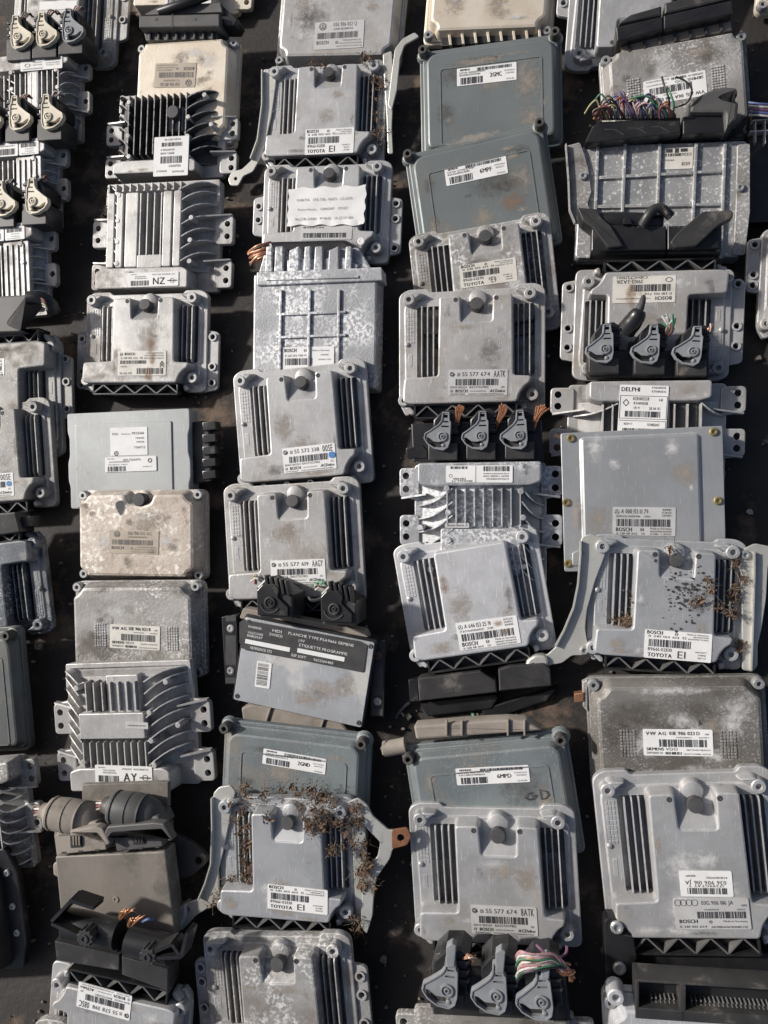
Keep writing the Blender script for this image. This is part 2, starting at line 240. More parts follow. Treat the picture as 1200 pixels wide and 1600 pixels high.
class MB:
    def __init__(s): s.v = []; s.f = []; s.cap = []
    def ring(s, pts, z):
        k = len(s.v)
        for p in pts: s.v.append((p[0], p[1], z if not callable(z) else z(p[0], p[1])))
        return list(range(k, k + len(pts)))
    def bridge(s, a, b):
        n = len(a)
        for i in range(n): s.f.append((a[i], a[(i + 1) % n], b[(i + 1) % n], b[i]))
    def slab(s, poly, z0, z1, ch=0.0008, slope=0.0, holes=None, bottom=True, hole_floor=None):
        poly = ccw(poly)
        A = s.ring(offset(poly, -slope) if slope else poly, z0)
        zz = z1 if callable(z1) else (lambda x, y: z1)
        prev = A
        if ch > 0:
            B = s.ring(poly, lambda x, y: zz(x, y) - ch); s.bridge(prev, B)
            B2p = offset(poly, ch * .3); B2 = s.ring(B2p, lambda x, y: zz(x, y) - ch * .3); s.bridge(B, B2)
            tp = offset(poly, ch); C = s.ring(tp, zz); s.bridge(B2, C)
        else:
            tp = poly; C = s.ring(tp, zz); s.bridge(prev, C)
        if holes:
            loops = [[Vector((x, y, 0)) for x, y in tp]]; idx = list(C)
            for h in holes:
                h = list(reversed(ccw(h)))
                hr = s.ring(h, zz); hb = s.ring(h, z0 if hole_floor is None else hole_floor)
                s.bridge(hr, hb)
                if hole_floor is not None: s.f.append(tuple(reversed(hb)))
                loops.append([Vector((x, y, 0)) for x, y in h]); idx += hr
            for t in tessellate_polygon(loops):
                t = [idx[i] for i in t]
                a, b, c = (s.v[i] for i in t)
                if (b[0] - a[0]) * (c[1] - a[1]) - (c[0] - a[0]) * (b[1] - a[1]) < 0: t.reverse()
                s.cap.append(len(s.f)); s.f.append(tuple(t))
        else:
            s.cap.append(len(s.f)); s.f.append(tuple(C))
            if bottom: s.f.append(tuple(reversed(A)))
    def box(s, x0, x1, y0, y1, z0, z1, ch=0.0006): s.slab(rect(x0, x1, y0, y1), z0, z1, ch)
    def lathe(s, cx, cy, prof, n=14):
        prev = None
        for r, z in prof:
            if r <= 1e-6:
                s.v.append((cx, cy, z)); k = len(s.v) - 1
                if prev is not None:
                    for i in range(n): s.f.append((prev[i], prev[(i + 1) % n], k))
                return
            cur = s.ring(circ(cx, cy, r, n), z)
            if prev is not None: s.bridge(prev, cur)
            prev = cur
    def tube(s, path, r, n=6, cap=True):
        P = [Vector(p) for p in path]; prev = None; up = Vector((0, 0, 1))
        for i, p in enumerate(P):
            d = (P[min(i + 1, len(P) - 1)] - P[max(i - 1, 0)])
            if d.length < 1e-9: d = Vector((1, 0, 0))
            d.normalize()
            u = d.cross(up)
            if u.length < .05: u = d.cross(Vector((0, 1, 0)))
            u.normalize(); w = u.cross(d)
            rr = r[i] if isinstance(r, (list, tuple)) else r
            k = len(s.v)
            for j in range(n):
                a = 2 * math.pi * j / n; q = p + u * (rr * math.cos(a)) + w * (rr * math.sin(a)); s.v.append(tuple(q))
            cur = list(range(k, k + n))
            if prev: s.bridge(prev, cur)
            elif cap: s.f.append(tuple(reversed(cur)))
            prev = cur
        if cap: s.f.append(tuple(prev))
    def hexa(s, b, t):
        """eight corners: bottom ring b (4 points), top ring t (4 points)"""
        k = len(s.v); s.v += [tuple(p) for p in b] + [tuple(p) for p in t]
        for i in range(4): s.f.append((k + i, k + (i + 1) % 4, k + 4 + (i + 1) % 4, k + 4 + i))
        s.f.append((k + 4, k + 5, k + 6, k + 7)); s.f.append((k + 3, k + 2, k + 1, k))
    def blade(s, p0, p1, z0, za, zb, th):
        """upright fin between two plan points; top height za at p0, zb at p1, top edge narrower"""
        a = Vector(p0[:2]); b = Vector(p1[:2]); d = (b - a).normalized(); n = Vector((-d.y, d.x))
        def q(p, o, z): return (p.x + n.x * o, p.y + n.y * o, z)
        s.hexa([q(a, -th / 2, z0), q(b, -th / 2, z0), q(b, th / 2, z0), q(a, th / 2, z0)],
               [q(a, -th * .3, za), q(b, -th * .3, zb), q(b, th * .3, zb), q(a, th * .3, za)])
    def flat(s, poly, z=0.0):
        s.f.append(tuple(s.ring(ccw(poly), z)))
    def stroke(s, pts, w, z=0.0, closed=False):
        n = len(pts)
        for i in range(n if closed else n - 1):
            a = Vector(pts[i]); b = Vector(pts[(i + 1) % n]); d = b - a
            if d.length < 1e-9: continue
            d.normalize(); m = Vector((-d.y, d.x)) * w / 2; e = d * w * .3
            s.flat([tuple(a - e + m), tuple(a - e - m), tuple(b + e - m), tuple(b + e + m)], z)
    def mesh(s, name, m, smooth=35):
        me = bpy.data.meshes.new(name)
        me.from_pydata(s.v, [], s.f)
        me.materials.append(MT[m] if isinstance(m, str) else m)
        me.validate()
        if smooth:
            sm = [True] * len(me.polygons)
            if len(me.polygons) == len(s.f):
                for i in s.cap: sm[i] = False
            me.polygons.foreach_set('use_smooth', [True] * len(sm))
            me.set_sharp_from_angle(angle=R(smooth))
            me.polygons.foreach_set('use_smooth', sm)
        me.update(); return me
    def build(s, name, m, parent=None, smooth=35):
        o = bpy.data.objects.new(name, s.mesh(name, m, smooth)); COL.objects.link(o)
        if parent is not None: o.parent = parent
        return o
def link(name, me, parent, loc=(0, 0, 0), rz=0.0, sc=None):
    o = bpy.data.objects.new(name, me); COL.objects.link(o); o.parent = parent
    o.location = loc; o.rotation_euler = (0, 0, rz)
    if sc: o.scale = sc
    return o

# ------------------------------------------------------------------ lettering
GL = {}
def make_glyphs():
    chars = 'ABCDEFGHIJKLMNOPQRSTUVWXYZabcdefghijklmnopqrstuvwxyz0123456789-.:/()*'
    obs = []
    for c in chars:
        cu = bpy.data.curves.new('glyph', 'FONT'); cu.body = c; cu.size = 1.0; cu.resolution_u = 2
        o = bpy.data.objects.new('glyph', cu); COL.objects.link(o); obs.append((c, o, cu))
    bpy.context.view_layer.update(); dg = bpy.context.evaluated_depsgraph_get()
    for c, o, cu in obs:
        e = o.evaluated_get(dg); me = e.to_mesh()
        vs = [(v.co.x, v.co.y) for v in me.vertices]; fs = [tuple(p.vertices) for p in me.polygons]
        x0 = min(v[0] for v in vs); x1 = max(v[0] for v in vs)
        GL[c] = ([(x - x0, y) for x, y in vs], fs, x1 - x0); e.to_mesh_clear()
    for c, o, cu in obs:
        bpy.data.objects.remove(o); bpy.data.curves.remove(cu)
make_glyphs()
def text(mb, s, x, y, size, width=None, z=0.0, slant=0.0, bold=0.0):
    """baseline at (x, y); size is the capital height; width stretches the line"""
    k = size / 0.70
    adv = [(GL[c][2] + 0.12 if c in GL else 0.30) for c in s]
    tot = sum(adv) * k
    sx = (width / tot) if width else 1.0
    for rep in ((0,) if not bold else (0, bold)):
        cx = x + rep
        for c, a in zip(s, adv):
            if c in GL:
                vs, fs, w = GL[c]; b = len(mb.v)
                for vx, vy in vs: mb.v.append((cx + (vx * k) * sx + vy * k * slant, y + vy * k, z))
                for f in fs: mb.f.append(tuple(b + i for i in f))
            cx += a * k * sx
def bars(mb, x0, x1, y0, y1, seed, n=None, z=0.0):
    rnd = random.Random(seed); w = x1 - x0; n = n or 34
    u = [rnd.choice((1, 1, 1, 2, 2, 3)) for _ in range(n * 2)]; tot = sum(u); x = x0
    for i, k in enumerate(u):
        d = k * w / tot
        if i % 2 == 0: mb.flat([(x, y0), (x + d, y0), (x + d, y1), (x, y1)], z)
        x += d
def ringflat(mb, cx, cy, r, w, z=0.0, n=22, sx=1.0):
    o = mb.ring([(cx + (x - cx) * sx, y) for x, y in circ(cx, cy, r, n)], z); i = mb.ring([(cx + (x - cx) * sx, y) for x, y in circ(cx, cy, r - w, n)], z); mb.bridge(o, i)

# ------------------------------------------------------------------ placing
def ray(px, py):
    return (M3 @ Vector(((px - 600) / FPX, (py - 800) / FPX, 1))).normalized()
def on_plane(px, py, p0, n):
    d = ray(px, py); return CAMPOS + d * ((p0 - CAMPOS).dot(n) / d.dot(n))
PITCH = 13.0
class Unit:
    """one control unit: an Empty at its base, x across, y up the case, z out of the lid"""
    def __init__(s, name, label, cat, quad, hz=0.010, flip=False, pitch=PITCH, lift=0.0, group=None):
        TLp, TRp, BRp, BLp = quad
        p = R(pitch); n = Vector((0, -math.sin(p), math.cos(p))); Yp = Vector((0, math.cos(p), math.sin(p))); Xp = Vector((1, 0, 0))
        cx = sum(q[0] for q in quad) / 4; cy = sum(q[1] for q in quad) / 4
        zref = 0.022 + lift + hz
        for it in range(2):
            d = ray(cx, cy); P0 = CAMPOS + d * ((zref - CAM_Z) / d.z)
            pts = [on_plane(*q, P0, n) - P0 for q in quad]
            ab = [Vector((q.dot(Xp), q.dot(Yp))) for q in pts]
            H = ((ab[0] - ab[3]).length + (ab[1] - ab[2]).length) / 2
            zref = 0.004 + lift + H / 2 * math.sin(p) + hz
        c = (ab[0] + ab[1] + ab[2] + ab[3]) / 4
        ex = (ab[1] - ab[0]).normalized() + (ab[2] - ab[3]).normalized()
        rot = math.atan2(ex.y, ex.x)
        s.W = ((ab[1] - ab[0]).length + (ab[2] - ab[3]).length) / 2; s.H = H
        ctr = P0 + Xp * c.x + Yp * c.y - n * hz
        s.flip = flip
        m = Matrix.Translation(ctr) @ Matrix.Rotation(p, 4, 'X') @ Matrix.Rotation(rot + (math.pi if flip else 0), 4, 'Z')
        s.n = n; s.m = m; s.inv = m.inverted(); s.hz = hz
        r = bpy.data.objects.new(name, None); COL.objects.link(r); r.matrix_world = m; r.empty_display_size = 0.03
        r['label'] = label; r['category'] = cat
        if group: r['group'] = group
        s.root = r
    def L(s, px, py, h):
        q = s.inv @ on_plane(px, py, s.m.translation + s.n * h, s.n); return (q.x, q.y)
    def poly(s, pts, h): return [s.L(x, y, h) for x, y in pts]
    def px(s, name, pts, h0, h1, m, ch=0.0008, rad=0.0, holes=None, parent=None, slope=0.0, kids=None):
        mb = MB(); p = ccw(s.poly(pts, h1))
        if rad: p = rounded(p, rad)
        hs = [circ(*s.L(x, y, h1), r) for x, y, r in holes] if holes else None
        mb.slab(p, h0, h1, ch, slope, hs)
        return mb.build(name, m, parent or s.root)
    def wire(s, pts, r, m, parent=None, name='wire', n=6):
        P = []
        for x, y, h in pts:
            a = s.L(x, y, h); P.append(Vector((a[0], a[1], h)))
        out = []
        for i in range(len(P) - 1):                      # Catmull-Rom
            p0 = P[max(i - 1, 0)]; p1 = P[i]; p2 = P[i + 1]; p3 = P[min(i + 2, len(P) - 1)]
            for k in range(4):
                t = k / 4
                out.append(.5 * ((2 * p1) + (p2 - p0) * t + (2 * p0 - 5 * p1 + 4 * p2 - p3) * t * t + (3 * p1 - p0 - 3 * p2 + p3) * t ** 3))
        out.append(P[-1]); mb = MB(); mb.tube(out, r, n); return mb.build(name, m, parent or s.root, 60)
    def sticker(s, TL, TR, BL, h, draw, m='white', ink='ink', name='sticker', rad=0.0015, parent=None, th=0.0005):
        a = Vector(s.L(*TL, h)); b = Vector(s.L(*TR, h)); c = Vector(s.L(*BL, h))
        w = (b - a).length; hh = (c - a).length; ang = math.atan2(b.y - a.y, b.x - a.x)
        ctr = (b + c) / 2
        mb = MB(); mb.slab(rect(-w / 2, w / 2, -hh / 2, hh / 2, rad, 3), -0.001, th, 0.0)
        o = mb.build(name, m, parent or s.root); o.location = (ctr.x, ctr.y, h); o.rotation_euler = (0, 0, ang)
        if draw:
            lt = MB(); draw(Pen(lt, w, hh))
            if lt.v:
                q = lt.build('lettering', ink, o, 0); q.location = (0, 0, th + 0.0003)
        return o
class Pen:
    """draws in sticker space: u from the left, v from the top, both 0..1"""
    def __init__(s, mb, w, h): s.mb, s.w, s.h = mb, w, h
    def X(s, u): return (u - .5) * s.w
    def Y(s, v): return (.5 - v) * s.h
    def t(s, txt, u, v, size, u1=None, slant=0.0, bold=0): text(s.mb, txt, s.X(u), s.Y(v), size * s.h, (u1 - u) * s.w if u1 else None, 0, slant, bold * s.w)
    def b(s, u0, u1, v0, v1, seed, n=None): bars(s.mb, s.X(u0), s.X(u1), s.Y(v1), s.Y(v0), seed, n)
    def ring(s, u, v, r, w=.15, sx=1.0): ringflat(s.mb, s.X(u), s.Y(v), r * s.h, w * r * s.h, 0, 22, sx)
    def line(s, pts, w, closed=False): s.mb.stroke([(s.X(u), s.Y(v)) for u, v in pts], w * s.h, 0, closed)
    def fill(s, u0, u1, v0, v1): s.mb.flat([(s.X(u0), s.Y(v1)), (s.X(u1), s.Y(v1)), (s.X(u1), s.Y(v0)), (s.X(u0), s.Y(v0))])
    def tiny(s, u, v, size, n, seed, u1=None):
        rnd = random.Random(seed); s.t(''.join(rnd.choice('ABEHKMNRSTX0123456789 ') for _ in range(n)), u, v, size, u1)
    def bosch_mark(s, u, v, r):
        s.ring(u, v, r); a = s.h / s.w
        s.line([(u - r * a * .45, v - r * .6), (u - r * a * .45, v + r * .6)], r * .2); s.line([(u + r * a * .45, v - r * .6), (u + r * a * .45, v + r * .6)], r * .2); s.line([(u - r * a * .45, v), (u + r * a * .45, v)], r * .2)
# ------------------------------------------------------------------ the ground
g = MB(); NX = 60
for j in range(NX + 1):
    for i in range(NX + 1):
        x = -6 + 12 * i / NX; y = -6 + 12 * j / NX
        g.v.append((x, y, -0.004 + 0.003 * math.sin(x * 7.3 + y * 3.1) * math.cos(y * 5.7 - x * 2.2)))
for j in range(NX):
    for i in range(NX):
        a = j * (NX + 1) + i; g.f.append((a, a + 1, a + NX + 2, a + NX + 1))
MT['ground'] = mat('oily_dirt', (0.024, 0.019, 0.016), (0.012, 0.0105, 0.010), 9, 0.75, 0.0, dirt=((0.17, 0.122, 0.09), 0.52, 9, 0.85, 0.16), dirt2=((0.010, 0.009, 0.009), 0.60, 14, 0.7), speck=((0.20, 0.165, 0.135), 0.66, 300, 0.7, 20), bump=0.9, bscale=160, rvar=0.2)
go = g.build('ground', 'ground'); go['kind'] = 'structure'
rnd = random.Random(5); gb = MB()
for k in range(2200):
    x = rnd.uniform(-.75, .6); y = rnd.uniform(-.75, 1.0); r = rnd.choice((.0006, .0009, .0012, .0016, .0024)); z = -0.001
    a = rnd.uniform(0, 6); pts = [(x + r * rnd.uniform(.7, 1.3) * math.cos(a + i * 1.2566), y + r * rnd.uniform(.5, 1.3) * math.sin(a + i * 1.2566)) for i in range(5)]
    gb.slab(pts, -0.004, z + r * .8, r * .3, 0)
MT['grit'] = mat('pale_grit', (0.26, 0.22, 0.18), (0.10, 0.08, 0.065), 60, 0.8)
gr = gb.build('grit', 'grit'); gr['kind'] = 'stuff'; gr['label'] = 'pale grit and crumbs scattered over the dark oily ground'; gr['category'] = 'grit'

# ------------------------------------------------------------------ shared small pieces
CACHE = {}
def cached(key, fn):
    if key not in CACHE: CACHE[key] = fn()
    return CACHE[key]
def post_mesh(r, hole, h, m):
    def f():
        mb = MB(); mb.lathe(0, 0, [(r * 1.12, 0), (r, h - .0012), (r * .86, h), (hole * 1.1, h), (hole, h - .0006), (hole, h - .007), (0, h - .007)], 14); return mb.mesh('post', m)
    return cached(('post', r, hole, h, m), f)
def screw_mesh(r, h, m):
    def f():
        mb = MB(); mb.lathe(0, 0, [(r, 0), (r, h * .6), (r * .8, h), (r * .5, h), (r * .42, h * .45), (0, h * .45)], 12); return mb.mesh('screw', m)
    return cached(('screw', r, h, m), f)
def boss(U, x, y, z, r=.0085, hole=.0036, h=.016, m='alu', name='screw_boss'):
    return link(name, post_mesh(round(r, 4), round(hole, 4), round(h, 4), m), U.root, (x, y, z))
def screw(U, x, y, z, r=.005, h=.003, m='screw', name='screw', parent=None):
    return link(name, screw_mesh(r, h, m), parent or U.root, (x, y, z))

def truss(U, x0, x1, y0, y1, z, n=8, m='truss'):
    """open zig-zag edge of the black connector header along the lower edge of the case"""
    mb = MB(); mb.box(x0, x1, y0, y1, -.001, z - .012, 0)                       # floor
    w = .0022
    for a in (rect(x0, x1, y0, y0 + w), rect(x0, x1, y1 - w, y1), rect(x0, x0 + w, y0, y1), rect(x1 - w, x1, y0, y1)):
        mb.slab(a, z - .012, z, .0003)
    hd = mb.build('connector_header', 'black', U.root)
    step = (x1 - x0) / n
    for i in range(n):
        zb = MB()
        a = (x0 + i * step, y0 + w if i % 2 == 0 else y1 - w); b = (x0 + (i + 1) * step, y1 - w if i % 2 == 0 else y0 + w)
        zb.blade(a, b, z - .012, z - .0004, z - .0004, .0030)
        zb.build('zigzag_rib', m, hd)
    return hd

def ears(U, side, ya, yb, holes, m, reach=.085, z=.007, ring=True):
    """perforated mounting strip that sticks out of one side"""
    W, H = U.W, U.H; s = side
    x0, x1 = s * .46 * W, s * (.5 + reach) * W
    p = rounded([(x0, ya * H), (x1, (ya + .03) * H), (x1, (yb - .03) * H), (x0, yb * H)], .006)
    hx = s * (.5 + reach * .45) * W
    mb = MB(); mb.slab(p, .001, z, .0012, 0, [circ(hx, v * H, .0038) for v in holes])
    o = mb.build('mounting_ear', m, U.root)
    if ring:
        for v in holes:
            rm = MB(); rm.lathe(hx, v * H, [(.0062, z - .002), (.0062, z + .0025), (.0040, z + .0025), (.0038, z - .003)], 16)
            rm.build('hole_collar', m, o)
    return o

# ------------------------------------------------------------------ cast case with a raised middle and fins on both sides
def plateau_case(U, m='alu', cap=True, header=True, left=None, right=None, bosses=True, T=.034, fin=.0205, flat_top=False, post_m=None, nL=5, nR=4):
    W, H, root = U.W, U.H, U.root
    def P(l): return [(x * W, y * H) for x, y in l]
    mb = MB()
    mb.slab(rect(-.485 * W, .485 * W, -.47 * H, .50 * H, .012), -.003, .0012, .0005)
    base = mb.build('base_tray', m, root)
    fl = rounded(P([(-.43, -.5), (-.38, -.42), (.31, -.42), (.35, -.5), (.5, -.5), (.5, .49), (.44, .535), (.32, .535), (.30, .505), (-.28, .505), (-.30, .535), (-.44, .535), (-.5, .49), (-.5, -.40), (-.455, -.5)]), .010)
    pits = [rect(-.372 * W, -.195 * W, -.205 * H, .385 * H, .004), rect(.275 * W, .432 * W, -.205 * H, .372 * H, .004)]
    mb = MB(); mb.slab(fl, .0012, .0105, .0014, 0, pits)
    inner = rounded(P([(-.45, -.41), (.44, -.41), (.46, .42), (.30, .44), (-.27, .44), (-.46, .42)]), .012)
    mb.slab(inner, .0105, .0125, .0010, .001, pits)
    mb.build('flange', m, root)
    # raised middle with the lower band
    body = [(-.455, -.405), (-.40, -.425), (.315, -.425), (.33, -.36), (.365, -.30), (.40, -.275), (.41, -.224), (.292, -.215), (.285, .425)]
    if cap: body += [(.158, .43), (.150, .215), (-.055, .215), (-.062, .43)]
    body += [(-.205, .425), (-.212, -.205), (-.445, -.215)]
    mb = MB(); mb.slab(rounded(P(body), .0045), .0105, T, .0022, .0022)
    cover = mb.build('raised_cover', m, root)
    if cap:
        mb = MB()
        x0, x1 = -.056 * W, .151 * W
        mb.hexa([(x0, .20 * H, .011), (x1, .20 * H, .011), (x1, .43 * H, .011), (x0, .43 * H, .011)],
                [(x0, .213 * H, T - .001), (x1, .213 * H, T - .001), (x1, .40 * H, .015), (x0, .40 * H, .015)])
        rw = .066 * W
        mb.lathe(.048 * W, .415 * H, [(rw, .0105), (rw * .97, .0165), (rw * .84, .0205), (rw * .5, .0220), (0, .0222)], 20)
        mb.build('vent_recess', m, root)
        cp = MB(); rc = .0455 * W
        cp.lathe(0, 0, [(rc * .92, 0), (rc, .002), (rc, .0125), (rc * .93, .0142), (0, .0144)], 20)
        c = cp.build('vent_cap', 'cap', root); c.location = (.048 * W, .345 * H, .0205); c.rotation_euler = (R(-10), 0, 0)
        for x in (-.092, .178):
            screw(U, x * W, .395 * H, T - .0004, .0032, .0009, 'cap', 'blind_hole')
    # fins
    def fins(xa, xb, n, ya, yb):
        ln = (yb - ya) * H
        me = cached(('fin', round(ln, 3), fin, m), lambda: _fin(ln, fin, m))
        for i in range(n):
            link('fin', me, root, ((xa + (xb - xa) * i / (n - 1)) * W, (ya + yb) / 2 * H, .0010))
    fins(-.333, -.252, 3, -.203, .383)
    fins(.322, .397, 3, -.203, .370)
    # rows of cast lettering along the left strip
    mb = MB()
    for j in range(9):
        for i in range(3): mb.box((-.44 + i * .019) * W, (-.426 + i * .019) * W, (.33 - j * .03) * H, (.353 - j * .03) * H, .0122, .0131, .0002)
    mb.box(-.43 * W, -.405 * W, -.10 * H, .0 * H, .0122, .0130, .0002)
    mb.build('cast_marks', m, root)['kind'] = 'stuff'
    if bosses:
        pm = post_m or m
        for x, y in ((-.42, .435), (.40, .435), (-.455, -.385), (.415, -.365)):
            boss(U, x * W, y * H, .010, .0082, .0034, .014, pm)
        for sx, x, y in ((1, -.42, .435), (-1, .40, .435)):     # webs behind the upper bosses
            mb = MB(); mb.slab(rounded(P([(x - sx * .01, y + .035), (x + sx * .02, y + .06), (x + sx * .10, y + .045), (x + sx * .03, y - .01)]), .003), .010, .023, .0025, .002)
            mb.build('corner_web', m, root)
        mb = MB(); mb.lathe(-.44 * W, .08 * H, [(.0035, .012), (.003, .0145), (.0015, .0155), (0, .0157)], 10); mb.build('cast_pip', m, root); mb = MB()
        mb.slab(rounded(P([(-.455, -.44), (-.42, -.425), (-.385, -.47), (-.385, -.50), (-.41, -.50)]), .003), .006, .020, .002, .001); mb.build('corner_web', m, root); mb = MB()
        mb.slab(rounded(P([(.335, -.44), (.375, -.43), (.385, -.48), (.345, -.50)]), .003), .006, .022, .003, .001)
        mb.build('corner_web', m, root)
    weather(U, [(-.19, .265, -.40, .19, T), (-.43, .30, -.40, -.24, T), (-.19, .265, -.40, .19, T)], 9)
    if header: truss(U, -.378 * W, .318 * W, -.542 * H, -.425 * H, .0285)
    if left: ears(U, -1, *left, m=m)
    if right: ears(U, 1, *right, m=m)
    return cover
def _fin(ln, h, m):
    mb = MB(); w = .0019; z = h - .0010
    p = [(-ln / 2, 0), (ln / 2, 0), (ln / 2, z - .003), (ln / 2 - .0045, z), (-ln / 2 + .0045, z), (-ln / 2, z - .003)]
    k = len(mb.v)
    for sx, t in ((-1, w), (1, w)):
        for y, zz in p: mb.v.append((sx * (t / 2 if zz < z - .001 else t * .34), y, zz))
    n = len(p)
    mb.f.append(tuple(range(n))); mb.f.append(tuple(reversed(range(n, 2 * n))))
    for i in range(n): mb.f.append((i, n + i, n + (i + 1) % n, (i + 1) % n))
    return mb.mesh('fin', m, 25)

# ------------------------------------------------------------------ cast heat-sink case
def sink_case(U, m='alu', dark=None, ribs=None, T=.038, side=7, ear=True, band=(-.5, -.325), panels=None, posts=True, one_hole=False, slant=.16, bandx=(-.43, .34), rib_m=None, deep=.015):
    """band: label block along the connector edge (y range); ribs: list of (x0, x1, y0, y1, count)"""
    W, H, root = U.W, U.H, U.root; dk = dark or m
    def P(l): return [(x * W, y * H) for x, y in l]
    mb = MB(); mb.slab(rect(-.5 * W, .5 * W, -.5 * H, .5 * H, .007), 0, .010, .0012)
    mb.slab(rounded(P([(-.5, .30), (-.49, .5), (.49, .5), (.5, .30), (.47, .30), (.46, .46), (-.46, .46), (-.47, .30)]), .003), .010, .0135, .001)
    mb.build('base_plate', m, root)
    x0, x1 = -.33, .20
    mb = MB()
    c0, c1, zt = -.47, .45, T - deep
    mb.hexa([(c0 * W, band[1] * H, .009), (c1 * W, band[1] * H, .009), (c1 * W, .44 * H, .009), (c0 * W, .44 * H, .009)],
            [(x0 * W, band[1] * H, zt), (x1 * W, band[1] * H, zt), (x1 * W, .40 * H, zt), (x0 * W, .40 * H, zt)])
    mb.build('heat_sink_core', dk, root)
    # slanted side fins, each a piece of its own
    n = side
    for s in (-1, 1):
        xo, xi = (c0 - .015, x0 + .01) if s < 0 else (c1 + .015, x1 - .01)
        for i in range(n):
            yi = band[1] + .03 + (.40 - band[1]) * i / (n - .3)
            yo = yi + slant * (1.0 if s < 0 else 1.0)
            if yo > .45: yo = .45
            mb = MB(); a = (xi * W, yi * H); b = (xo * W, yo * H)
            NF = 6; prev = None; bow = .045 * H * (1 if slant > 0 else -1)
            for q in range(NF + 1):
                u = q / NF; pt = (a[0] * (1 - u) + b[0] * u, a[1] * (1 - u) + b[1] * u + bow * math.sin(math.pi * u) * .7)
                zq = .013 + (T - .014) * math.cos(u * math.pi / 2) ** .55
                if prev: mb.blade(prev[0], pt, .010, prev[1], zq, .0026)
                prev = (pt, zq)
            mb.build('fin', rib_m or m, root, 20)
    # middle ribs
    for (ra, rb, ya, yb, cnt) in (ribs or [(x0, x1, -.08, .38, 9)]):
        ln = (yb - ya) * H
        me = cached(('rib', round(ln, 3), T, deep, rib_m or m), lambda: _rib(ln, deep, rib_m or m))
        for i in range(cnt): link('rib', me, root, ((ra + (rb - ra) * i / (cnt - 1)) * W, (ya + yb) / 2 * H, zt - .0005))
    for (pa, pb, ya, yb, z) in (panels or []):
        mb = MB(); mb.slab(rounded(P([(pa, ya), (pb, ya), (pb, yb), (pa, yb)]), .003), zt - .002, z, .0014, .0008); mb.build('raised_panel', m, root)
    mb = MB(); mb.slab(rounded(P([(bandx[0], band[0]), (bandx[1], band[0]), (bandx[1], band[1] - .02), (bandx[1] - .05, band[1] + .01), (bandx[0] + .08, band[1] + .01), (bandx[0], band[1] - .02)]), .004), .009, T, .002, .0025)
    blk = mb.build('label_block', m, root)
    weather(U, [(bandx[0] + .03, bandx[1] - .03, band[0] + .02, band[1] - .02, T)], 5, rmax=.016)
    if posts:
        for x, y in ((x0, .33), (x0, -.06), (x0 + .015, band[1] + .06), (x1 + .02, .12), (x1 + .02, -.10), (x1 + .03, band[1] + .03), (.36, .36), (.43, .02)):
            mb = MB(); mb.lathe(x * W, y * H, [(.0042, .012), (.0040, T - .001), (.0032, T + .0003), (0, T + .0004)], 12); mb.build('cast_post', m, root)
    if ear:
        for s in (-1, 1):
            for (ya, yb) in ((-.08, .17), (-.47, -.23)):
                xo = s * .615 * W; xi = s * .46 * W
                p = rounded([(xi, ya * H), (xo, ya * H), (xo, yb * H), (xi, (yb + .03) * H)], .006)
                hx = s * .565 * W; yc = (ya + yb) / 2
                hs = [circ(hx, (yc + .055) * H, .0047, 14), circ(hx, (yc - .055) * H, .0047, 14)] if not one_hole else [circ(hx, yc * H, .0047, 14)]
                mb = MB(); mb.slab(p, .004, .013, .0014, 0, hs)
                e = mb.build('mounting_ear', m, root)
                wb = MB(); wb.blade((s * .40 * W, (yb - .02) * H), (s * .60 * W, (yb + .01) * H), .008, .026, .0145, .0035); wb.build('ear_web', m, e)
    return blk
def _rib(ln, h, m):
    mb = MB(); w = .0024
    mb.hexa([(-w / 2, -ln / 2, 0), (w / 2, -ln / 2, 0), (w / 2, ln / 2, 0), (-w / 2, ln / 2, 0)], [(-w * .3, -ln / 2 + .002, h), (w * .3, -ln / 2 + .002, h), (w * .3, ln / 2 - .002, h), (-w * .3, ln / 2 - .002, h)])
    return mb.mesh('rib', m, 25)

# ------------------------------------------------------------------ pressed lid with corner posts
def pressed_lid(U, m='siemens', posts=((-.465, .455), (.455, .455)), T=.026):
    W, H, root = U.W, U.H, U.root
    mb = MB(); mb.slab(rect(-.5 * W, .5 * W, -.5 * H, .5 * H, .010), 0, .011, .0012); mb.build('base_tray', m, root)
    mb = MB(); mb.slab(rounded([(-.475 * W, -.47 * H), (.475 * W, -.47 * H), (.475 * W, .42 * H), (.43 * W, .47 * H), (-.43 * W, .47 * H), (-.475 * W, .42 * H)], .008), .011, .0155, .0015, .001)
    lid = mb.build('lid_rim', m, root)
    mb = MB(); mb.slab(rounded([(-.445 * W, -.44 * H), (.445 * W, -.44 * H), (.445 * W, .36 * H), (.40 * W, .42 * H), (-.40 * W, .42 * H), (-.445 * W, .36 * H)], .010), .0155, T, .0035, .004)
    lid = mb.build('lid', m, root)
    a, b = -.35, .365
    mb = MB()
    op = rect(a * W, b * W, -.43 * H, .27 * H, .006); ip = offset(ccw(op), .0016)
    o1 = mb.ring(ccw(op), T + .0001); o2 = mb.ring(ccw(op), T + .0009); i1 = mb.ring(ip, T + .0009); i2 = mb.ring(ip, T + .0001)
    mb.bridge(o1, o2); mb.bridge(o2, i1); mb.bridge(i1, i2)
    mb.build('embossed_line', m, root)
    for x, y in posts:
        boss(U, x * W, y * H, .008, .0068, .0030, .023, 'post', 'corner_post')
    for x, y in posts:
        mb = MB(); mb.slab(circ(x * W, y * H, .0098, 14), .010, .0165, .002, .002); mb.build('post_collar', m, root)
    weather(U, [(-.39, .39, -.42, .33, T)], 12, ('dust', 'grime', 'dust', 'grime', 'dust', 'dust'), .045)
    return lid

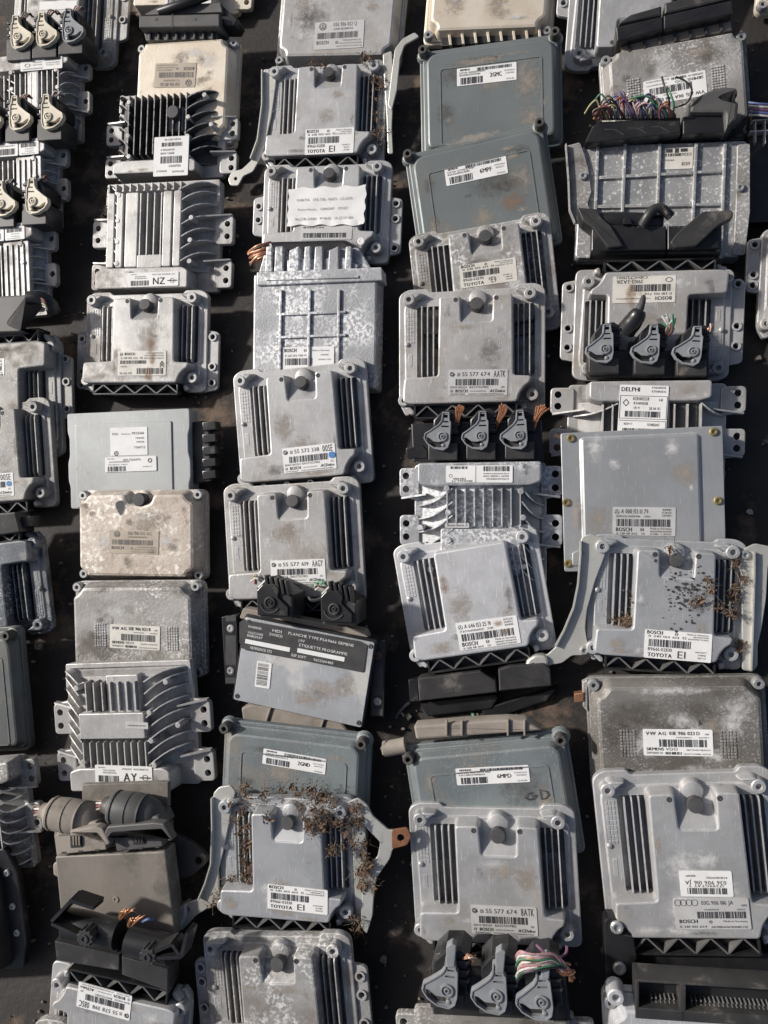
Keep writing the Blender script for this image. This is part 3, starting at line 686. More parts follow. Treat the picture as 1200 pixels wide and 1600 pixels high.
# ------------------------------------------------------------------ drawn lid with chamfered corners and screws
def drawn_lid(U, m='alu_mottled', cap=False, T=.032, vents=False, screws=((-.455, .44), (.455, .44), (-.455, -.44), (.455, -.44)), side=.045, screw_m='screw'):
    W, H, root = U.W, U.H, U.root
    def P(l): return [(x * W, y * H) for x, y in l]
    mb = MB(); mb.slab(rect(-.5 * W, .5 * W, -.5 * H, .5 * H, .011), 0, .010, .0016)
    mb.slab(rect(-.485 * W, .485 * W, -.48 * H, .48 * H, .010), .010, .0135, .001); mb.build('base_tray', m, root)
    o = .5 - side
    pts = [(-o + .06, -o - .005), (o - .06, -o - .005), (o - .055, -o + .045), (o, -o + .08), (o, o - .10), (o - .045, o - .07), (o - .075, o), (-o + .075, o), (-o + .045, o - .07), (-o, o - .10), (-o, -o + .08), (-o + .055, -o + .045)]
    if cap:
        k = pts.index((-o + .075, o))
        pts = pts[:k] + [(.14, o), (.12, o - .10), (.03, o - .13), (-.06, o - .10), (-.08, o)] + pts[k:]
    mb = MB(); mb.slab(rounded(P(pts), .006), .0125, T, .0045, .006); lid = mb.build('lid', m, root)
    for x, y in screws:
        boss(U, x * W, y * H, .012, .0068, .0026, .0085, screw_m, 'screw')
    if cap:
        mb = MB(); mb.slab(circ(.03 * W, (o - .055) * H, .13 * W * .42, 20), .0125, T - .013, .003, .003); mb.build('vent_recess', m, root)
        cp = MB(); rc = .0095; cp.lathe(0, 0, [(rc * .92, 0), (rc, .002), (rc, .0135), (rc * .92, .015), (0, .0152)], 20)
        c = cp.build('vent_cap', 'cap', root); c.location = (.03 * W, (o - .06) * H, T - .014)
    if vents:
        for (xq, yq) in (vents if isinstance(vents, (list, tuple)) else ((-.28 * W, -.27 * H), (.28 * W, -.27 * H))):
            mb = MB()
            for j in range(9):
                for i in range(5): mb.box(xq + (i - 2) * .0036 - .0012, xq + (i - 2) * .0036 + .0012, yq + (j - 4) * .0036 - .0012, yq + (j - 4) * .0036 + .0012, T - .001, T + .0012, .0003)
            mb.build('pin_grid', m, root)['kind'] = 'stuff'
        for xc in (-.40, .40): mb = MB(); ringflat(mb, xc * W, -.27 * H, .0042, .0009, T + .0003); mb.build('ejector_mark', m, root)
    weather(U, [(-.36, .36, -.38, .28, T)], 12, ('grime', 'dust', 'white', 'dust', 'white'), .034)
    return lid

STAIN_ME = {}
def stain(U, x, y, h, rx, ry, kind, rz=0.0, parent=None):
    if kind not in STAIN_ME:
        mb = MB(); mb.flat(circ(0, 0, 1, 16)); STAIN_ME[kind] = mb.mesh('stain', 'st_' + kind, 0)
    return link('stain', STAIN_ME[kind], parent or U.root, (x, y, h), rz, (rx, ry, 1))
def stain_px(U, px_, py_, rx, ry, h, kind, rz=0.0):
    a = Vector(U.L(px_, py_, h)); b = Vector(U.L(px_ + rx, py_, h)); k = (b - a).length / rx
    return stain(U, a.x, a.y, h, rx * k, ry * k, kind, rz)
SEED = [0]
def weather(U, boxes, n, kinds=('dust', 'white', 'dust', 'grime', 'dust', 'white'), rmax=.034):
    SEED[0] += 1; rr = random.Random(1000 + SEED[0])
    for i in range(n):
        x0, x1, y0, y1, h = boxes[i % len(boxes)]
        rx = rr.uniform(.006, rmax); ry = rx * rr.uniform(.4, 1.3)
        x = rr.uniform(x0, x1) * U.W; y = rr.uniform(y0, y1) * U.H
        rx = min(rx, x - x0 * U.W + .003, x1 * U.W - x + .003) if x1 * U.W - x0 * U.W > .02 else rx
        rx = max(rx, .003)
        ry = max(.003, min(ry, y - y0 * U.H + .002, y1 * U.H - y + .002))
        stain(U, x, y, h + .0002 + i * .00004, rx, ry, rr.choice(kinds), 0.0)

# ------------------------------------------------------------------ lever-locked plugs
LEV = [(385, 718), (425, 716), (430, 765), (438, 772), (438, 880), (429, 915), (402, 934), (350, 926), (308, 900), (286, 868), (292, 838), (318, 822), (366, 786), (380, 765)]
def lever_mesh(m, mirror=False):
    def f():
        s = 1 / 215.0; sg = -1 if mirror else 1
        def q(l): return [(sg * (x - 393) * s * .05, -(y - 855) * s * .05) for x, y in l]
        mb = MB()
        slot = q([(302, 862), (318, 864), (345, 884), (378, 886), (392, 880), (408, 890), (408, 906), (384, 917), (345, 914), (314, 894)])
        win = q([(393, 733), (417, 733), (417, 750), (393, 750)]); win2 = q([(394, 768), (422, 768), (422, 776), (394, 776)]); win3 = q([(384, 794), (426, 794), (426, 802), (384, 802)])
        mb.slab(rounded(ccw(q(LEV)), .0012, 3), -.0052, 0, .0007, 0, [slot, win, win2, win3])
        # raised rim and hub
        op = offset(rounded(ccw(q(LEV)), .0012, 3), .0004); ip = offset(op, .0013)
        a = mb.ring(op, -.0004); b = mb.ring(op, .0010); c = mb.ring(ip, .0010); d = mb.ring(ip, -.0004); mb.bridge(a, b); mb.bridge(b, c); mb.bridge(c, d)
        mb.lathe(0, 0, [(.0066, -.001), (.0064, .0016), (.0048, .0018), (.0046, .0004), (.0030, .0004), (.0028, .0016), (.0016, .0018), (.0014, .0002), (0, .0002)], 18)
        hx, hy = q([(400, 903)])[0]
        mb.lathe(hx, hy, [(.0024, -.0052), (.0023, .0006), (.0016, .0010), (0, .0011)], 10)
        return mb.mesh('lever', m)
    return cached(('lever', m, mirror), f)
def lever_plug(U, hub, ang, h, body, lever_m='grey_lever', sc=1.0, mirror=False, base=.002, detail=True, name='connector_plug'):
    """hub: pixel of the lever hub; body: pixel outline of the plug's front block (at height h-.006)"""
    mb = MB(); hb = h - .0065
    p = ccw(U.poly(body, hb)); mb.slab(rounded(p, .0015, 2), base, hb, .0012, .001)
    o = mb.build(name, 'black_dusty', U.root)
    x, y = U.L(*hub, h)
    l = link('lever', lever_mesh(lever_m, mirror), o, (x, y, h - .001), ang, (sc, sc, 1.25))
    # wire hood behind the lever
    sg = -1 if mirror else 1
    c, s_ = math.cos(ang), math.sin(ang)
    def tr(a, b): return (x + sc * (a * c - b * s_), y + sc * (a * s_ + b * c))
    hd = MB(); hd.slab([tr(sg * -.014, .006), tr(sg * .019, .004), tr(sg * .020, .030), tr(sg * .012, .036), tr(sg * -.003, .034), tr(sg * -.014, .022)], base, h - .009, .002, .001)
    for i in range(3):
        hd.slab([tr(sg * .008, .006 + i * .009), tr(sg * .020, .006 + i * .009), tr(sg * .021, .009 + i * .009), tr(sg * .008, .009 + i * .009)], h - .011, h - .0065, .0006)
    hd.build('wire_hood', 'black', o)
    return o, tr

# ------------------------------------------------------------------ sticker drawings
def st_delco(code, part, seed, dot=False):
    def d(p):
        p.ring(.06, .18, .09, .3); p.line([(.03, .12), (.10, .20), (.03, .22)], .03)
        p.t('00', .145, .26, .14, .20); p.t(part, .23, .25, .155, .71); p.t(code, .765, .30, .26, .965)
        p.b(.12, .86, .36, .61, seed, 36)
        p.t('EDH4 002534', .03, .72, .075); p.t('BAS775CM02', .36, .72, .085); p.t('03', .90, .72, .08)
        p.bosch_mark(.055, .83, .055); p.t('BOSCH', .12, .885, .12, .33, bold=.004); p.tiny(.37, .86, .05, 26, seed + 1, .64); p.t('ACDelco', .70, .88, .11, .96, slant=.25, bold=.004)
        p.tiny(.04, .975, .055, 12, seed + 2, .28); p.tiny(.34, .975, .055, 34, seed + 3, .94)
    return d
def st_fleet(code, seed, part='89661-02E10', word='TOYOTA'):
    def d(p):
        p.t('BOSCH', .03, .145, .125, .27, bold=.004); p.bosch_mark(.47, .10, .055); p.t('Made in Germany', .63, .10, .06, .95)
        p.t('0 281 013 613', .05, .255, .075, .52); p.t('02', .56, .255, .09); p.tiny(.64, .26, .05, 14, seed, .95); p.tiny(.72, .18, .05, 10, seed + 1, .95)
        p.b(.06, .70, .32, .58, seed + 2, 38); p.t(part, .05, .73, .12, .42); p.t(word, .05, .94, .14, .42, bold=.005); p.t(code, .50, .93, .25, .64)
        p.tiny(.76, .70, .055, 10, seed + 3, .93); p.tiny(.80, .80, .06, 6, seed + 4, .92); p.tiny(.80, .90, .06, 6, seed + 5, .92)
    return d
def st_wide(code, seed):
    def d(p):
        p.t('SIEMENS', .05, .17, .11, .22, bold=.003); p.b(.34, .92, .07, .24, seed, 40)
        p.t('5WS40', .04, .33, .10, .18); p.tiny(.04, .46, .10, 18, seed + 1, .40); p.tiny(.20, .33, .10, 16, seed + 2, .48)
        p.b(.06, .44, .56, .94, seed + 3, 22); p.t(code, .56, .68, .24, .76, bold=.003); p.tiny(.80, .45, .08, 12, seed + 4, .97); p.tiny(.82, .6, .08, 10, seed + 5, .96); p.t('29.03.00', .83, .93, .09, .96)
    return d
def st_vdo(head, part, seed, rev=False):
    def d(p):
        p.t(head, .04, .22, .13, .34, bold=.004); p.t(part, .38, .21, .13, .82, bold=.003); p.t('H01', .89, .21, .07)
        p.b(.23, .92, .38, .66, seed, 38); p.tiny(.48, .33, .05, 14, seed + 1, .70); p.tiny(.80, .33, .05, 8, seed + 2, .95)
        p.t('SIEMENS', .04, .80, .11, .30, bold=.003); p.t('VDO', .32, .80, .11, .50); p.t('5WP40003 04', .04, .94, .09, .28); p.b(.31, .55, .85, .95, seed + 3, 18)
        p.tiny(.62, .80, .055, 16, seed + 4, .96); p.tiny(.58, .95, .055, 20, seed + 5, .96)
    return d
def star(p, u, v, r):
    a = p.h / p.w; p.ring(u, v, r, .13)
    for k in range(3):
        t = math.pi / 2 + k * 2 * math.pi / 3; p.line([(u, v), (u + math.cos(t) * r * a * .9, v - math.sin(t) * r * .9)], r * .2)
def st_star(part, seed):
    def d(p):
        star(p, .065, .17, .085); p.t(part, .13, .225, .155, .57); p.tiny(.05, .36, .07, 20, seed, .44); p.tiny(.50, .36, .07, 6, seed + 9, .60)
        for i in range(3): p.tiny(.78, .12 + i * .10, .07, 7, seed + 1 + i, .93)
        p.b(.06, .92, .42, .68, seed + 4, 44); p.t('BOSCH', .05, .86, .14, .31, bold=.005); p.bosch_mark(.47, .79, .065); p.t('Made in Germany', .60, .78, .07, .94)
        p.t('0 281 011 065', .06, .97, .07, .40); p.t('N3', .46, .97, .07); p.tiny(.60, .88, .06, 18, seed + 6, .94); p.tiny(.60, .97, .06, 16, seed + 7, .94)
    return d
def st_rings(p):
    for i in range(4): p.ring(.055 + i * .075, .13, .105, .14)
    p.t('03G 906 016 JA', .37, .20, .13, .80); p.t('H02', .90, .26, .07); p.b(.30, .95, .42, .64, 77, 40); p.tiny(.40, .38, .05, 16, 3, .60); p.tiny(.84, .38, .05, 6, 5, .95)
    p.t('BOSCH', .05, .79, .12, .30, bold=.005); p.bosch_mark(.47, .75, .05); p.t('Made in Germany', .64, .76, .06, .96); p.t('0 281 013 654', .05, .94, .075, .42); p.tiny(.47, .95, .07, 18, 7, .96)
def vmark(p, u, v, r):
    a = p.h / p.w; p.ring(u, v, r, .16)
    p.line([(u - .38 * r * a, v - .75 * r), (u, v - .05 * r), (u + .38 * r * a, v - .75 * r)], r * .17)
    p.line([(u - .75 * r * a, v - .35 * r), (u - .35 * r * a, v + .7 * r), (u, v + .1 * r), (u + .35 * r * a, v + .7 * r), (u + .75 * r * a, v - .35 * r)], r * .17)
def st_etch(part, seed):
    def d(p):
        vmark(p, .16, .17, .14); p.t(part, .38, .19, .15, .86); p.tiny(.38, .32, .08, 14, seed, .78)
        p.b(.06, .90, .40, .62, seed + 1, 40); p.t('BOSCH', .05, .82, .13, .30, bold=.004); p.bosch_mark(.46, .77, .055)
        p.tiny(.58, .74, .06, 18, seed + 2, .95); p.tiny(.50, .84, .05, 26, seed + 3, .97); p.tiny(.45, .94, .05, 28, seed + 4, .97)
    return d
def st_letters(code, seed):
    def d(p):
        p.tiny(.06, .16, .08, 7, seed, .18); p.tiny(.14, .32, .09, 12, seed + 1, .36); p.tiny(.14, .45, .09, 12, seed + 5, .38); p.tiny(.48, .22, .10, 8, seed + 2, .66); p.tiny(.68, .22, .10, 12, seed + 3, .94)
        p.b(.06, .42, .56, .92, seed + 4, 20); p.t(code, .50, .86, .48, .75, bold=.006); p.ring(.88, .62, .17, .18); p.line([(.79, .62), (.97, .62)], .07)
    return d
def st_chevrons(p):
    p.bosch_mark(.07, .13, .07); p.t('BOSCH', .14, .17, .11, .36, bold=.004); p.tiny(.60, .12, .06, 16, 3, .95); p.tiny(.56, .22, .06, 22, 4, .96); p.t('0 281 012 526', .06, .32, .08, .42); p.t('06', .46, .32, .09); p.tiny(.55, .33, .06, 20, 5, .96)
    p.b(.05, .60, .38, .52, 6, 34); p.line([(.88, .55), (.92, .43), (.96, .55)], .04); p.line([(.88, .66), (.92, .54), (.96, .66)], .04); p.tiny(.06, .66, .06, 8, 8, .2); p.b(.40, .95, .70, .94, 7, 30); p.t('96 612 178', .04, .95, .09, .30)
def st_paper(p):
    p.t('KARTA   292-785  00471-  1-2-0071', .08, .36, .07, .86); p.t('Kuzov-Nomer    0281012587    071 507', .10, .62, .06, .80); p.t('No2781 20984   40.10.05   20 27 07 180', .07, .90, .075, .88)
def st_rect(seed, head='', lines=3, bar=(.1, .9, .4, .6)):
    def d(p):
        if head: p.t(head, .05, .15, .11, .45, bold=.004)
        p.b(*bar, seed, 32)
        for i in range(lines): p.tiny(.06, .28 + .62 * (i + .5) / lines, .07, 22, seed + i, .9)
    return d
PI = math.pi
ECU = 'control unit'
G_FIN = 'finned control units laid in overlapping rows'
G_SINK = 'heat-sink control units laid in overlapping rows'
G_LID = 'plain-lidded control units laid in overlapping rows'
def fin_unit(label, quad, m='alu', flip=False, lift=0.0, pitch=PITCH, **kw):
    U = Unit('finned_control_unit', label, ECU, quad, .010, flip, pitch, lift, G_FIN); plateau_case(U, m, **kw); return U
def sink_unit(label, quad, m='alu', flip=False, hz=.010, lift=0.0, pitch=PITCH, **kw):
    U = Unit('heat_sink_control_unit', label, ECU, quad, hz, flip, pitch, lift, G_SINK); sink_case(U, m, **kw); return U
def lid_unit(label, quad, flip=False, hz=.010, lift=0.0, name='lidded_control_unit', pitch=PITCH):
    return Unit(name, label, ECU, quad, hz, flip, pitch, lift, G_LID)

# ================================================================== left edge column
U = fin_unit('pale finned unit in the top left corner, half hidden by three beige plug levers', [(30, -62), (190, -72), (180, 98), (14, 108)], 'alu2', flip=True, left=(-.40, .30, (-.3, -.1, .1)))
U.sticker((120, 1), (62, 3), (120, 14), .034, None)
LR = [((0, 90), (128, 76), (95, 206), (-35, 222)), ((-37, 228), (92, 214), (60, 345), (-68, 358)), ((-60, 360), (70, 345), (45, 485), (-85, 498))]
lab = ['upper of the pale heat-sink units at the left edge, oval emblem on its sticker', 'middle pale heat-sink unit at the left edge, wide barcode sticker along its top', 'lowest of three pale heat-sink units at the left edge, grey plug hood below it']
for k, q in enumerate(LR):
    U = sink_unit(lab[k], q, 'alu2', flip=True, hz=.038, bandx=(-.46, .45), ribs=[(-.34, .38, -.28, .34, 12)], one_hole=True, slant=-.10, side=6, posts=True)
    mb = MB(); mb.slab(rect(-.40 * U.W, -.10 * U.W, -.30 * U.H, .36 * U.H, .003) if k else rect(-.1 * U.W, .03 * U.W, -.3 * U.H, .3 * U.H, .002), .026, .0355 if k else .037, .001); mb.build('raised_panel', 'alu2', U.root)
    if k == 0:
        def d(p):
            p.b(.58, .95, .12, .42, 4, 22); p.ring(.17, .62, .12, .25, 1.9); p.tiny(.30, .5, .09, 12, 1, .52); p.tiny(.30, .68, .09, 12, 2, .52); p.tiny(.06, .93, .10, 26, 3, .55); p.tiny(.62, .6, .08, 12, 5, .95); p.tiny(.62, .75, .08, 12, 6, .95)
        U.sticker((32, 90), (97, 84), (33, 112), .0385, d)
    else:
        dx, dy = (0, 0) if k == 1 else (-22, 133)
        def d2(p): p.b(.04, .92, .42, .90, 9, 30); p.tiny(.05, .28, .12, 24, 8, .9)
        def d3(p): p.b(.08, .90, .10, .42, 12, 20); p.tiny(.30, .60, .09, 10, 3, .75); p.tiny(.30, .78, .09, 10, 4, .75); p.tiny(.1, .93, .08, 14, 5, .8)
        U.sticker((-20 + dx, 227 + dy), (28 + dx, 223 + dy), (-20 + dx, 247 + dy), .0385, d2); U.sticker((30 + dx, 223 + dy), (60 + dx, 220 + dy), (31 + dx, 243 + dy), .0385, d3)
    if k == 0: hubs = [(26, 57), (66, 53), (107, 47)]; ms = ['beige_lever', 'beige_lever', 'grey_lever']
    elif k == 1: hubs = [(-22, 188), (24, 184), (74, 182)]; ms = ['beige_lever'] * 3
    else: hubs = [(-50, 325), (0, 318), (50, 314)]; ms = ['beige_lever'] * 3
    for (hx, hy), lm in zip(hubs, ms):
        o, tr = lever_plug(U, (hx, hy), PI + R(-6 + (int(hx) % 7)), .050, [(hx - 16, hy + 4), (hx + 22, hy + 2), (hx + 22, hy + 36), (hx - 16, hy + 38)], lm, 1.12, mirror=True)
        rr = random.Random(int(hx * 3 + hy))
        for i in range(4):
            c = rr.choice(['w_white', 'w_black', 'w_grey', 'w_brown', 'w_red'])
            U.wire([(hx + 6 + i * 2, hy - 26, .036), (hx + 12 + i * 3, hy - 34 - rr.random() * 6, .040), (hx + 22 + rr.random() * 8, hy - 30, .034)], .0011, c, o)

U = fin_unit('dull finned unit lying upside down under the grey plug hood at the left edge', [(-85, 535), (84, 525), (108, 705), (-65, 715)], 'alu_left', flip=True, left=(-.34, .22, (.13, -.10, -.29)))
U.sticker((7, 588), (-60, 590), (7, 560), .034, st_fleet('E7', 60))
cv = U.px('plug_hood', [(-60, 500), (-60, 478), (0, 462), (45, 460), (38, 472), (12, 505), (36, 518), (-60, 522)], .004, .044, 'grey_cover', .003, .004)
U.px('hood_step', [(-60, 512), (10, 505), (35, 520), (36, 524), (-60, 530)], .004, .030, 'grey_cover', .002, .002, parent=cv)
U.wire([(45, 466, .036), (60, 466, .034), (78, 475, .026), (84, 486, .016)], [.0105] * 13, 'black', cv, 'cable_sleeve', 12)
for i, c in enumerate(['w_red', 'w_brown', 'w_yellow', 'w_white']):
    U.wire([(64 + i, 466 + 4 * i, .040), (70 + i, 470 + 4 * i, .042), (72, 476 + 3 * i, .038)], .0014, c, cv)

U = fin_unit('clean finned unit with a blue dot on its sticker at the left edge', [(-100, 642), (78, 626), (88, 790), (-88, 806)], 'alu_left')
U.sticker((-62, 745), (21, 738), (-61, 781), .034, st_delco('00SE', '55 577 338', 61))
U.sticker((10, 752), (18, 751), (10, 760), .0345, None, 'blue_dot', name='blue_dot', rad=.004)

U = fin_unit('oxidised bluish finned unit upside down at the left edge, right of the dark cable sleeve', [(-115, 852), (60, 832), (88, 980), (-85, 1002)], 'alu_oxide', flip=True)
o = U.px('connector_plug', [(-40, 806), (24, 800), (32, 832), (-40, 842)], .004, .036, 'black', .002, .003)
U.px('plug_latch', [(24, 808), (46, 806), (47, 822), (28, 824)], .004, .026, 'black_dusty', .001, parent=o)

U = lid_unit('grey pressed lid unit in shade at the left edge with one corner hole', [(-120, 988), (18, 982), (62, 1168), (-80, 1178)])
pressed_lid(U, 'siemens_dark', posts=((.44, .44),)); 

U = sink_unit('stained heat-sink unit at the left edge with wavy fins and rust-tinged ears', [(-118, 1192), (38, 1182), (56, 1352), (-100, 1362)], 'alu_grimy', flip=True, bandx=(-.48, .46), slant=.05, side=8, posts=True)

U = lid_unit('black plastic cased unit in the lower left corner', [(-120, 1342), (42, 1326), (30, 1510), (-132, 1522)], name='plastic_control_unit')
mb = MB(); mb.slab(rounded([(x * U.W, y * U.H) for x, y in [(-.5, -.5), (.42, -.5), (.44, -.40), (.48, -.30), (.5, .28), (.42, .5), (-.5, .5)]], .006), 0, .010, .0015); mb.build('base_flange', 'black', U.root)
mb = MB(); mb.slab(rounded([(x * U.W, y * U.H) for x, y in [(-.45, -.45), (.30, -.45), (.33, .25), (.26, .42), (-.45, .42)]], .008), .010, .030, .003, .004); mb.build('case_top', 'black', U.root)
for y in (.30, .02, -.20): screw(U, .41 * U.W, y * U.H, .010, .0045, .003)

# ================================================================== second column
U = sink_unit('cream heat-sink unit cut off by the top edge above the long black plug hood', [(222, -140), (385, -146), (378, 20), (212, 26)], 'alu_cream', bandx=(-.43, .30))
U.sticker((258, -14), (330, -18), (259, 9), .0385, st_letters('KX', 90))

U = lid_unit('pale cream unit upside down below the long black plug hood', [(226, 72), (378, 62), (366, 232), (205, 238)], flip=True)
drawn_lid(U, 'alu_cream', side=.055)
U.sticker((306, 136), (242, 137), (306, 98), .0322, st_etch('038 906 019 DD', 12), 'etched', 'ink_soft')
o = U.px('plug_hood', [(217, 24), (343, 21), (343, 41), (217, 43)], .008, .046, 'grey_cover', .002, .001)
U.px('hood_back', [(222, 24), (250, 8), (345, 3), (348, 20)], .008, .040, 'grey_cover', .002, .001, parent=o)
U.px('hinge', [(345, 6), (372, 30), (366, 40), (346, 40)], .004, .034, 'black', .002, .001, parent=o)
for x in (244, 305): U.px('latch_slot', [(x - 2, 28), (x + 2, 28), (x + 2, 32), (x - 2, 32)], .045, .0464, 'ink', 0, parent=o)
U.px('split_line', [(268.5, 22), (270, 22), (270, 43), (268.5, 43)], .045, .0464, 'ink', 0, parent=o)
h = U.px('connector_header', [(224, 47), (339, 45), (339, 61), (228, 63)], .004, .030, 'grey_cover', .001)
for i in range(8): U.px('header_rib', [(232 + i * 14, 48), (235 + i * 14, 48), (235 + i * 14, 60), (232 + i * 14, 60)], .029, .034, 'black_dusty', .0005, parent=h)
U.wire([(250, 18, .04), (275, 10, .046), (300, 2, .046), (330, -10, .04)], .007, 'black', o, 'cable_sleeve', 10)

U = sink_unit('black-finned heat-sink unit with a tall white sticker and a round cap', [(188, 152), (358, 142), (348, 276), (184, 284)], 'alu2', dark='alu_dark', rib_m='alu_dark', ribs=[(-.33, .20, -.30, .42, 10)], bandx=(-.46, .30), band=(-.5, -.36), side=6)
def d(p):
    p.t('96-6312-009A', .30, .10, .05, .78); p.b(.22, .82, .15, .25, 5, 26); p.tiny(.2, .36, .05, 10, 1, .6); p.tiny(.2, .45, .05, 12, 2, .6); p.b(.20, .82, .50, .68, 6, 26); p.tiny(.45, .78, .06, 12, 3, .8); p.tiny(.1, .9, .05, 8, 4, .4); p.tiny(.55, .92, .05, 8, 5, .9)
U.sticker((240, 215), (294, 212), (241, 276), .0385, d)
cp = MB(); cp.lathe(0, 0, [(.0095, 0), (.0105, .002), (.0105, .013), (.0095, .0148), (0, .015)], 18); c = cp.build('vent_cap', 'cap', U.root); x, y = U.L(270, 175, .042); c.location = (x, y, .029)
mb = MB(); x, y = U.L(272, 182, .035); mb.slab(rect(x - .014, x + .014, y - .022, y + .018, .004), .020, .032, .003, .002); mb.build('vent_recess', 'alu_grimy', U.root)

U = sink_unit('pale heat-sink unit with the large letters NZ on its sticker', [(172, 290), (350, 281), (338, 456), (160, 459)], 'alu2', ribs=[(-.40, .22, .36, .45, 11), (-.12, .06, -.22, .36, 4)], bandx=(-.5, .30), side=7, slant=.13, posts=False,
              panels=[(-.41, -.345, -.31, .36, .0375), (-.33, -.27, -.31, .36, .0375), (-.25, -.14, -.31, .36, .0375), (.075, .15, -.31, .36, .0375), (.165, .23, -.31, .36, .0375), (-.14, .075, -.32, -.20, .0375)])
U.sticker((200, 427), (279, 424), (200, 449), .0385, st_letters('NZ', 21))
for px_, py_ in ((186, 305), (184, 345), (183, 378), (182, 412), (299, 340), (297, 375), (296, 408)):
    mb = MB(); x, y = U.L(px_, py_, .037); mb.lathe(x, y, [(.0045, .012), (.0042, .037), (.0032, .0383), (0, .0384)], 12); mb.build('cast_post', 'alu2', U.root)

U = fin_unit('finned unit with a rusty drip over its chevron sticker, below the NZ unit', [(141, 464), (322, 457), (326, 614), (128, 612)], 'alu2', left=(-.48, .16, (.06, -.28, -.42)), right=(-.50, .14, (.06, -.24, -.40)))
U.sticker((185, 549), (260, 548), (184, 587), .0342, st_chevrons, 'aged')
for q in ((234, 536, 9, 22), (238, 560, 8, 18), (232, 586, 9, 16)): stain_px(U, *q, .0352, 'rust')

U = lid_unit('pale blue-grey sheet-metal unit with two stacked white stickers', [(112, 648), (304, 642), (310, 790), (126, 796)], name='sheet_metal_control_unit')
W, H = U.W, U.H
mb = MB(); mb.slab(rounded([(-.49 * W, -.5 * H), (.49 * W, -.5 * H), (.49 * W, .5 * H), (-.49 * W, .5 * H)], .004), 0, .022, .001); mb.build('base_tray', 'bmw', U.root)
mb = MB(); wav = [(-.5, .5), (-.5, .30), (-.485, .24), (-.485, .05), (-.5, -.02), (-.5, -.2), (-.485, -.27), (-.485, -.5), (.485, -.5), (.485, -.27), (.5, -.2), (.5, -.02), (.485, .05), (.485, .24), (.5, .30), (.5, .5)]
mb.slab(rounded([(x * W, y * H) for x, y in wav], .004), .022, .030, .0012); mb.build('lid', 'bmw', U.root)
mb = MB(); mb.slab(rect(-.43 * W, .36 * W, -.49 * H, .38 * H, .003), .030, .0318, .0012); mb.build('lid_panel', 'bmw', U.root)
o = U.px('connector_block', [(298, 660), (316, 657), (326, 662), (330, 752), (300, 756)], .0, .018, 'black_dusty', .002, .002)
for i in range(5): U.px('connector_tooth', [(316, 660 + i * 19), (336, 658 + i * 19), (337, 671 + i * 19), (317, 673 + i * 19)], .002, .021, 'black', .001, parent=o)
def d(p):
    p.t('RVE3', .06, .26, .07, .22); p.t('Valvetronic', .30, .26, .06, .55); p.t('7K13361', .58, .26, .09, .92); p.t('7519308', .68, .42, .06, .92); p.t('7590708', .70, .56, .06, .92); p.t('7561722', .64, .76, .08, .95)
    p.ring(.16, .92, .085, .25); p.mb.flat([(p.X(.16), p.Y(.92)), (p.X(.16) + .06 * p.h, p.Y(.92)), (p.X(.16), p.Y(.92) + .06 * p.h)]); p.mb.flat([(p.X(.16), p.Y(.92)), (p.X(.16) - .06 * p.h, p.Y(.92)), (p.X(.16), p.Y(.92) - .06 * p.h)])
U.sticker((170, 669), (228, 667), (175, 712), .032, d)
def d(p):
    p.t('DME 7518', .05, .16, .09, .18); p.t('1214-7560376-', .36, .28, .15, .72); p.ring(.88, .30, .15, .4); p.tiny(.08, .38, .10, 22, 5, .48); p.tiny(.06, .55, .08, 12, 6, .45); p.b(.05, .42, .62, .96, 8, 22); p.t('0241/2 5', .74, .74, .08, .92)
U.sticker((164, 715), (244, 712), (165, 738), .0325, d)

U = lid_unit('tan mottled unit with peeling coating and a grey cap near its top', [(122, 768), (318, 763), (328, 908), (133, 902)])
drawn_lid(U, 'alu_mottled', cap=True, side=.05)
U.sticker((170, 828), (247, 830), (172, 864), .0322, st_etch('036 906 032 AG', 30), 'etched', 'ink_soft')
U.px('dark_spot', [(181, 784), (188, 781), (195, 783), (196, 792), (193, 801), (189, 807), (184, 800), (180, 792)], .0315, .0323, 'alu_dark', 0, .003)  # flat irregular dark patch on the lid, left of the cap

U = lid_unit('dusty speckled unit between the tan mottled one and the AY unit', [(114, 910), (318, 904), (324, 1060), (125, 1052)])
drawn_lid(U, 'alu_grimy', vents=[U.L(157, 992, .032), U.L(269, 998, .032)], side=.05)
U.sticker((171, 975), (249, 979), (173, 1012), .0322, st_vdo('VW AG', '03E 906 023 B', 40), 'aged')

U = sink_unit('dirty heat-sink unit with the letters AY on its sticker', [(101, 1036), (303, 1031), (312, 1224), (118, 1226)], 'alu2', ribs=[(-.26, .12, .13, .38, 7), (-.31, .17, -.32, -.10, 10)], side=8, slant=.14, panels=[(-.325, .18, -.08, .125, .0385), (-.11, .14, .12, .42, .033)])
U.sticker((148, 1195), (237, 1198), (150, 1223), .0385, st_letters('AY', 22))
U.sticker((196, 1128), (231, 1129), (197, 1138), .0388, st_rect(4, '', 1), 'foil', 'ink_soft')

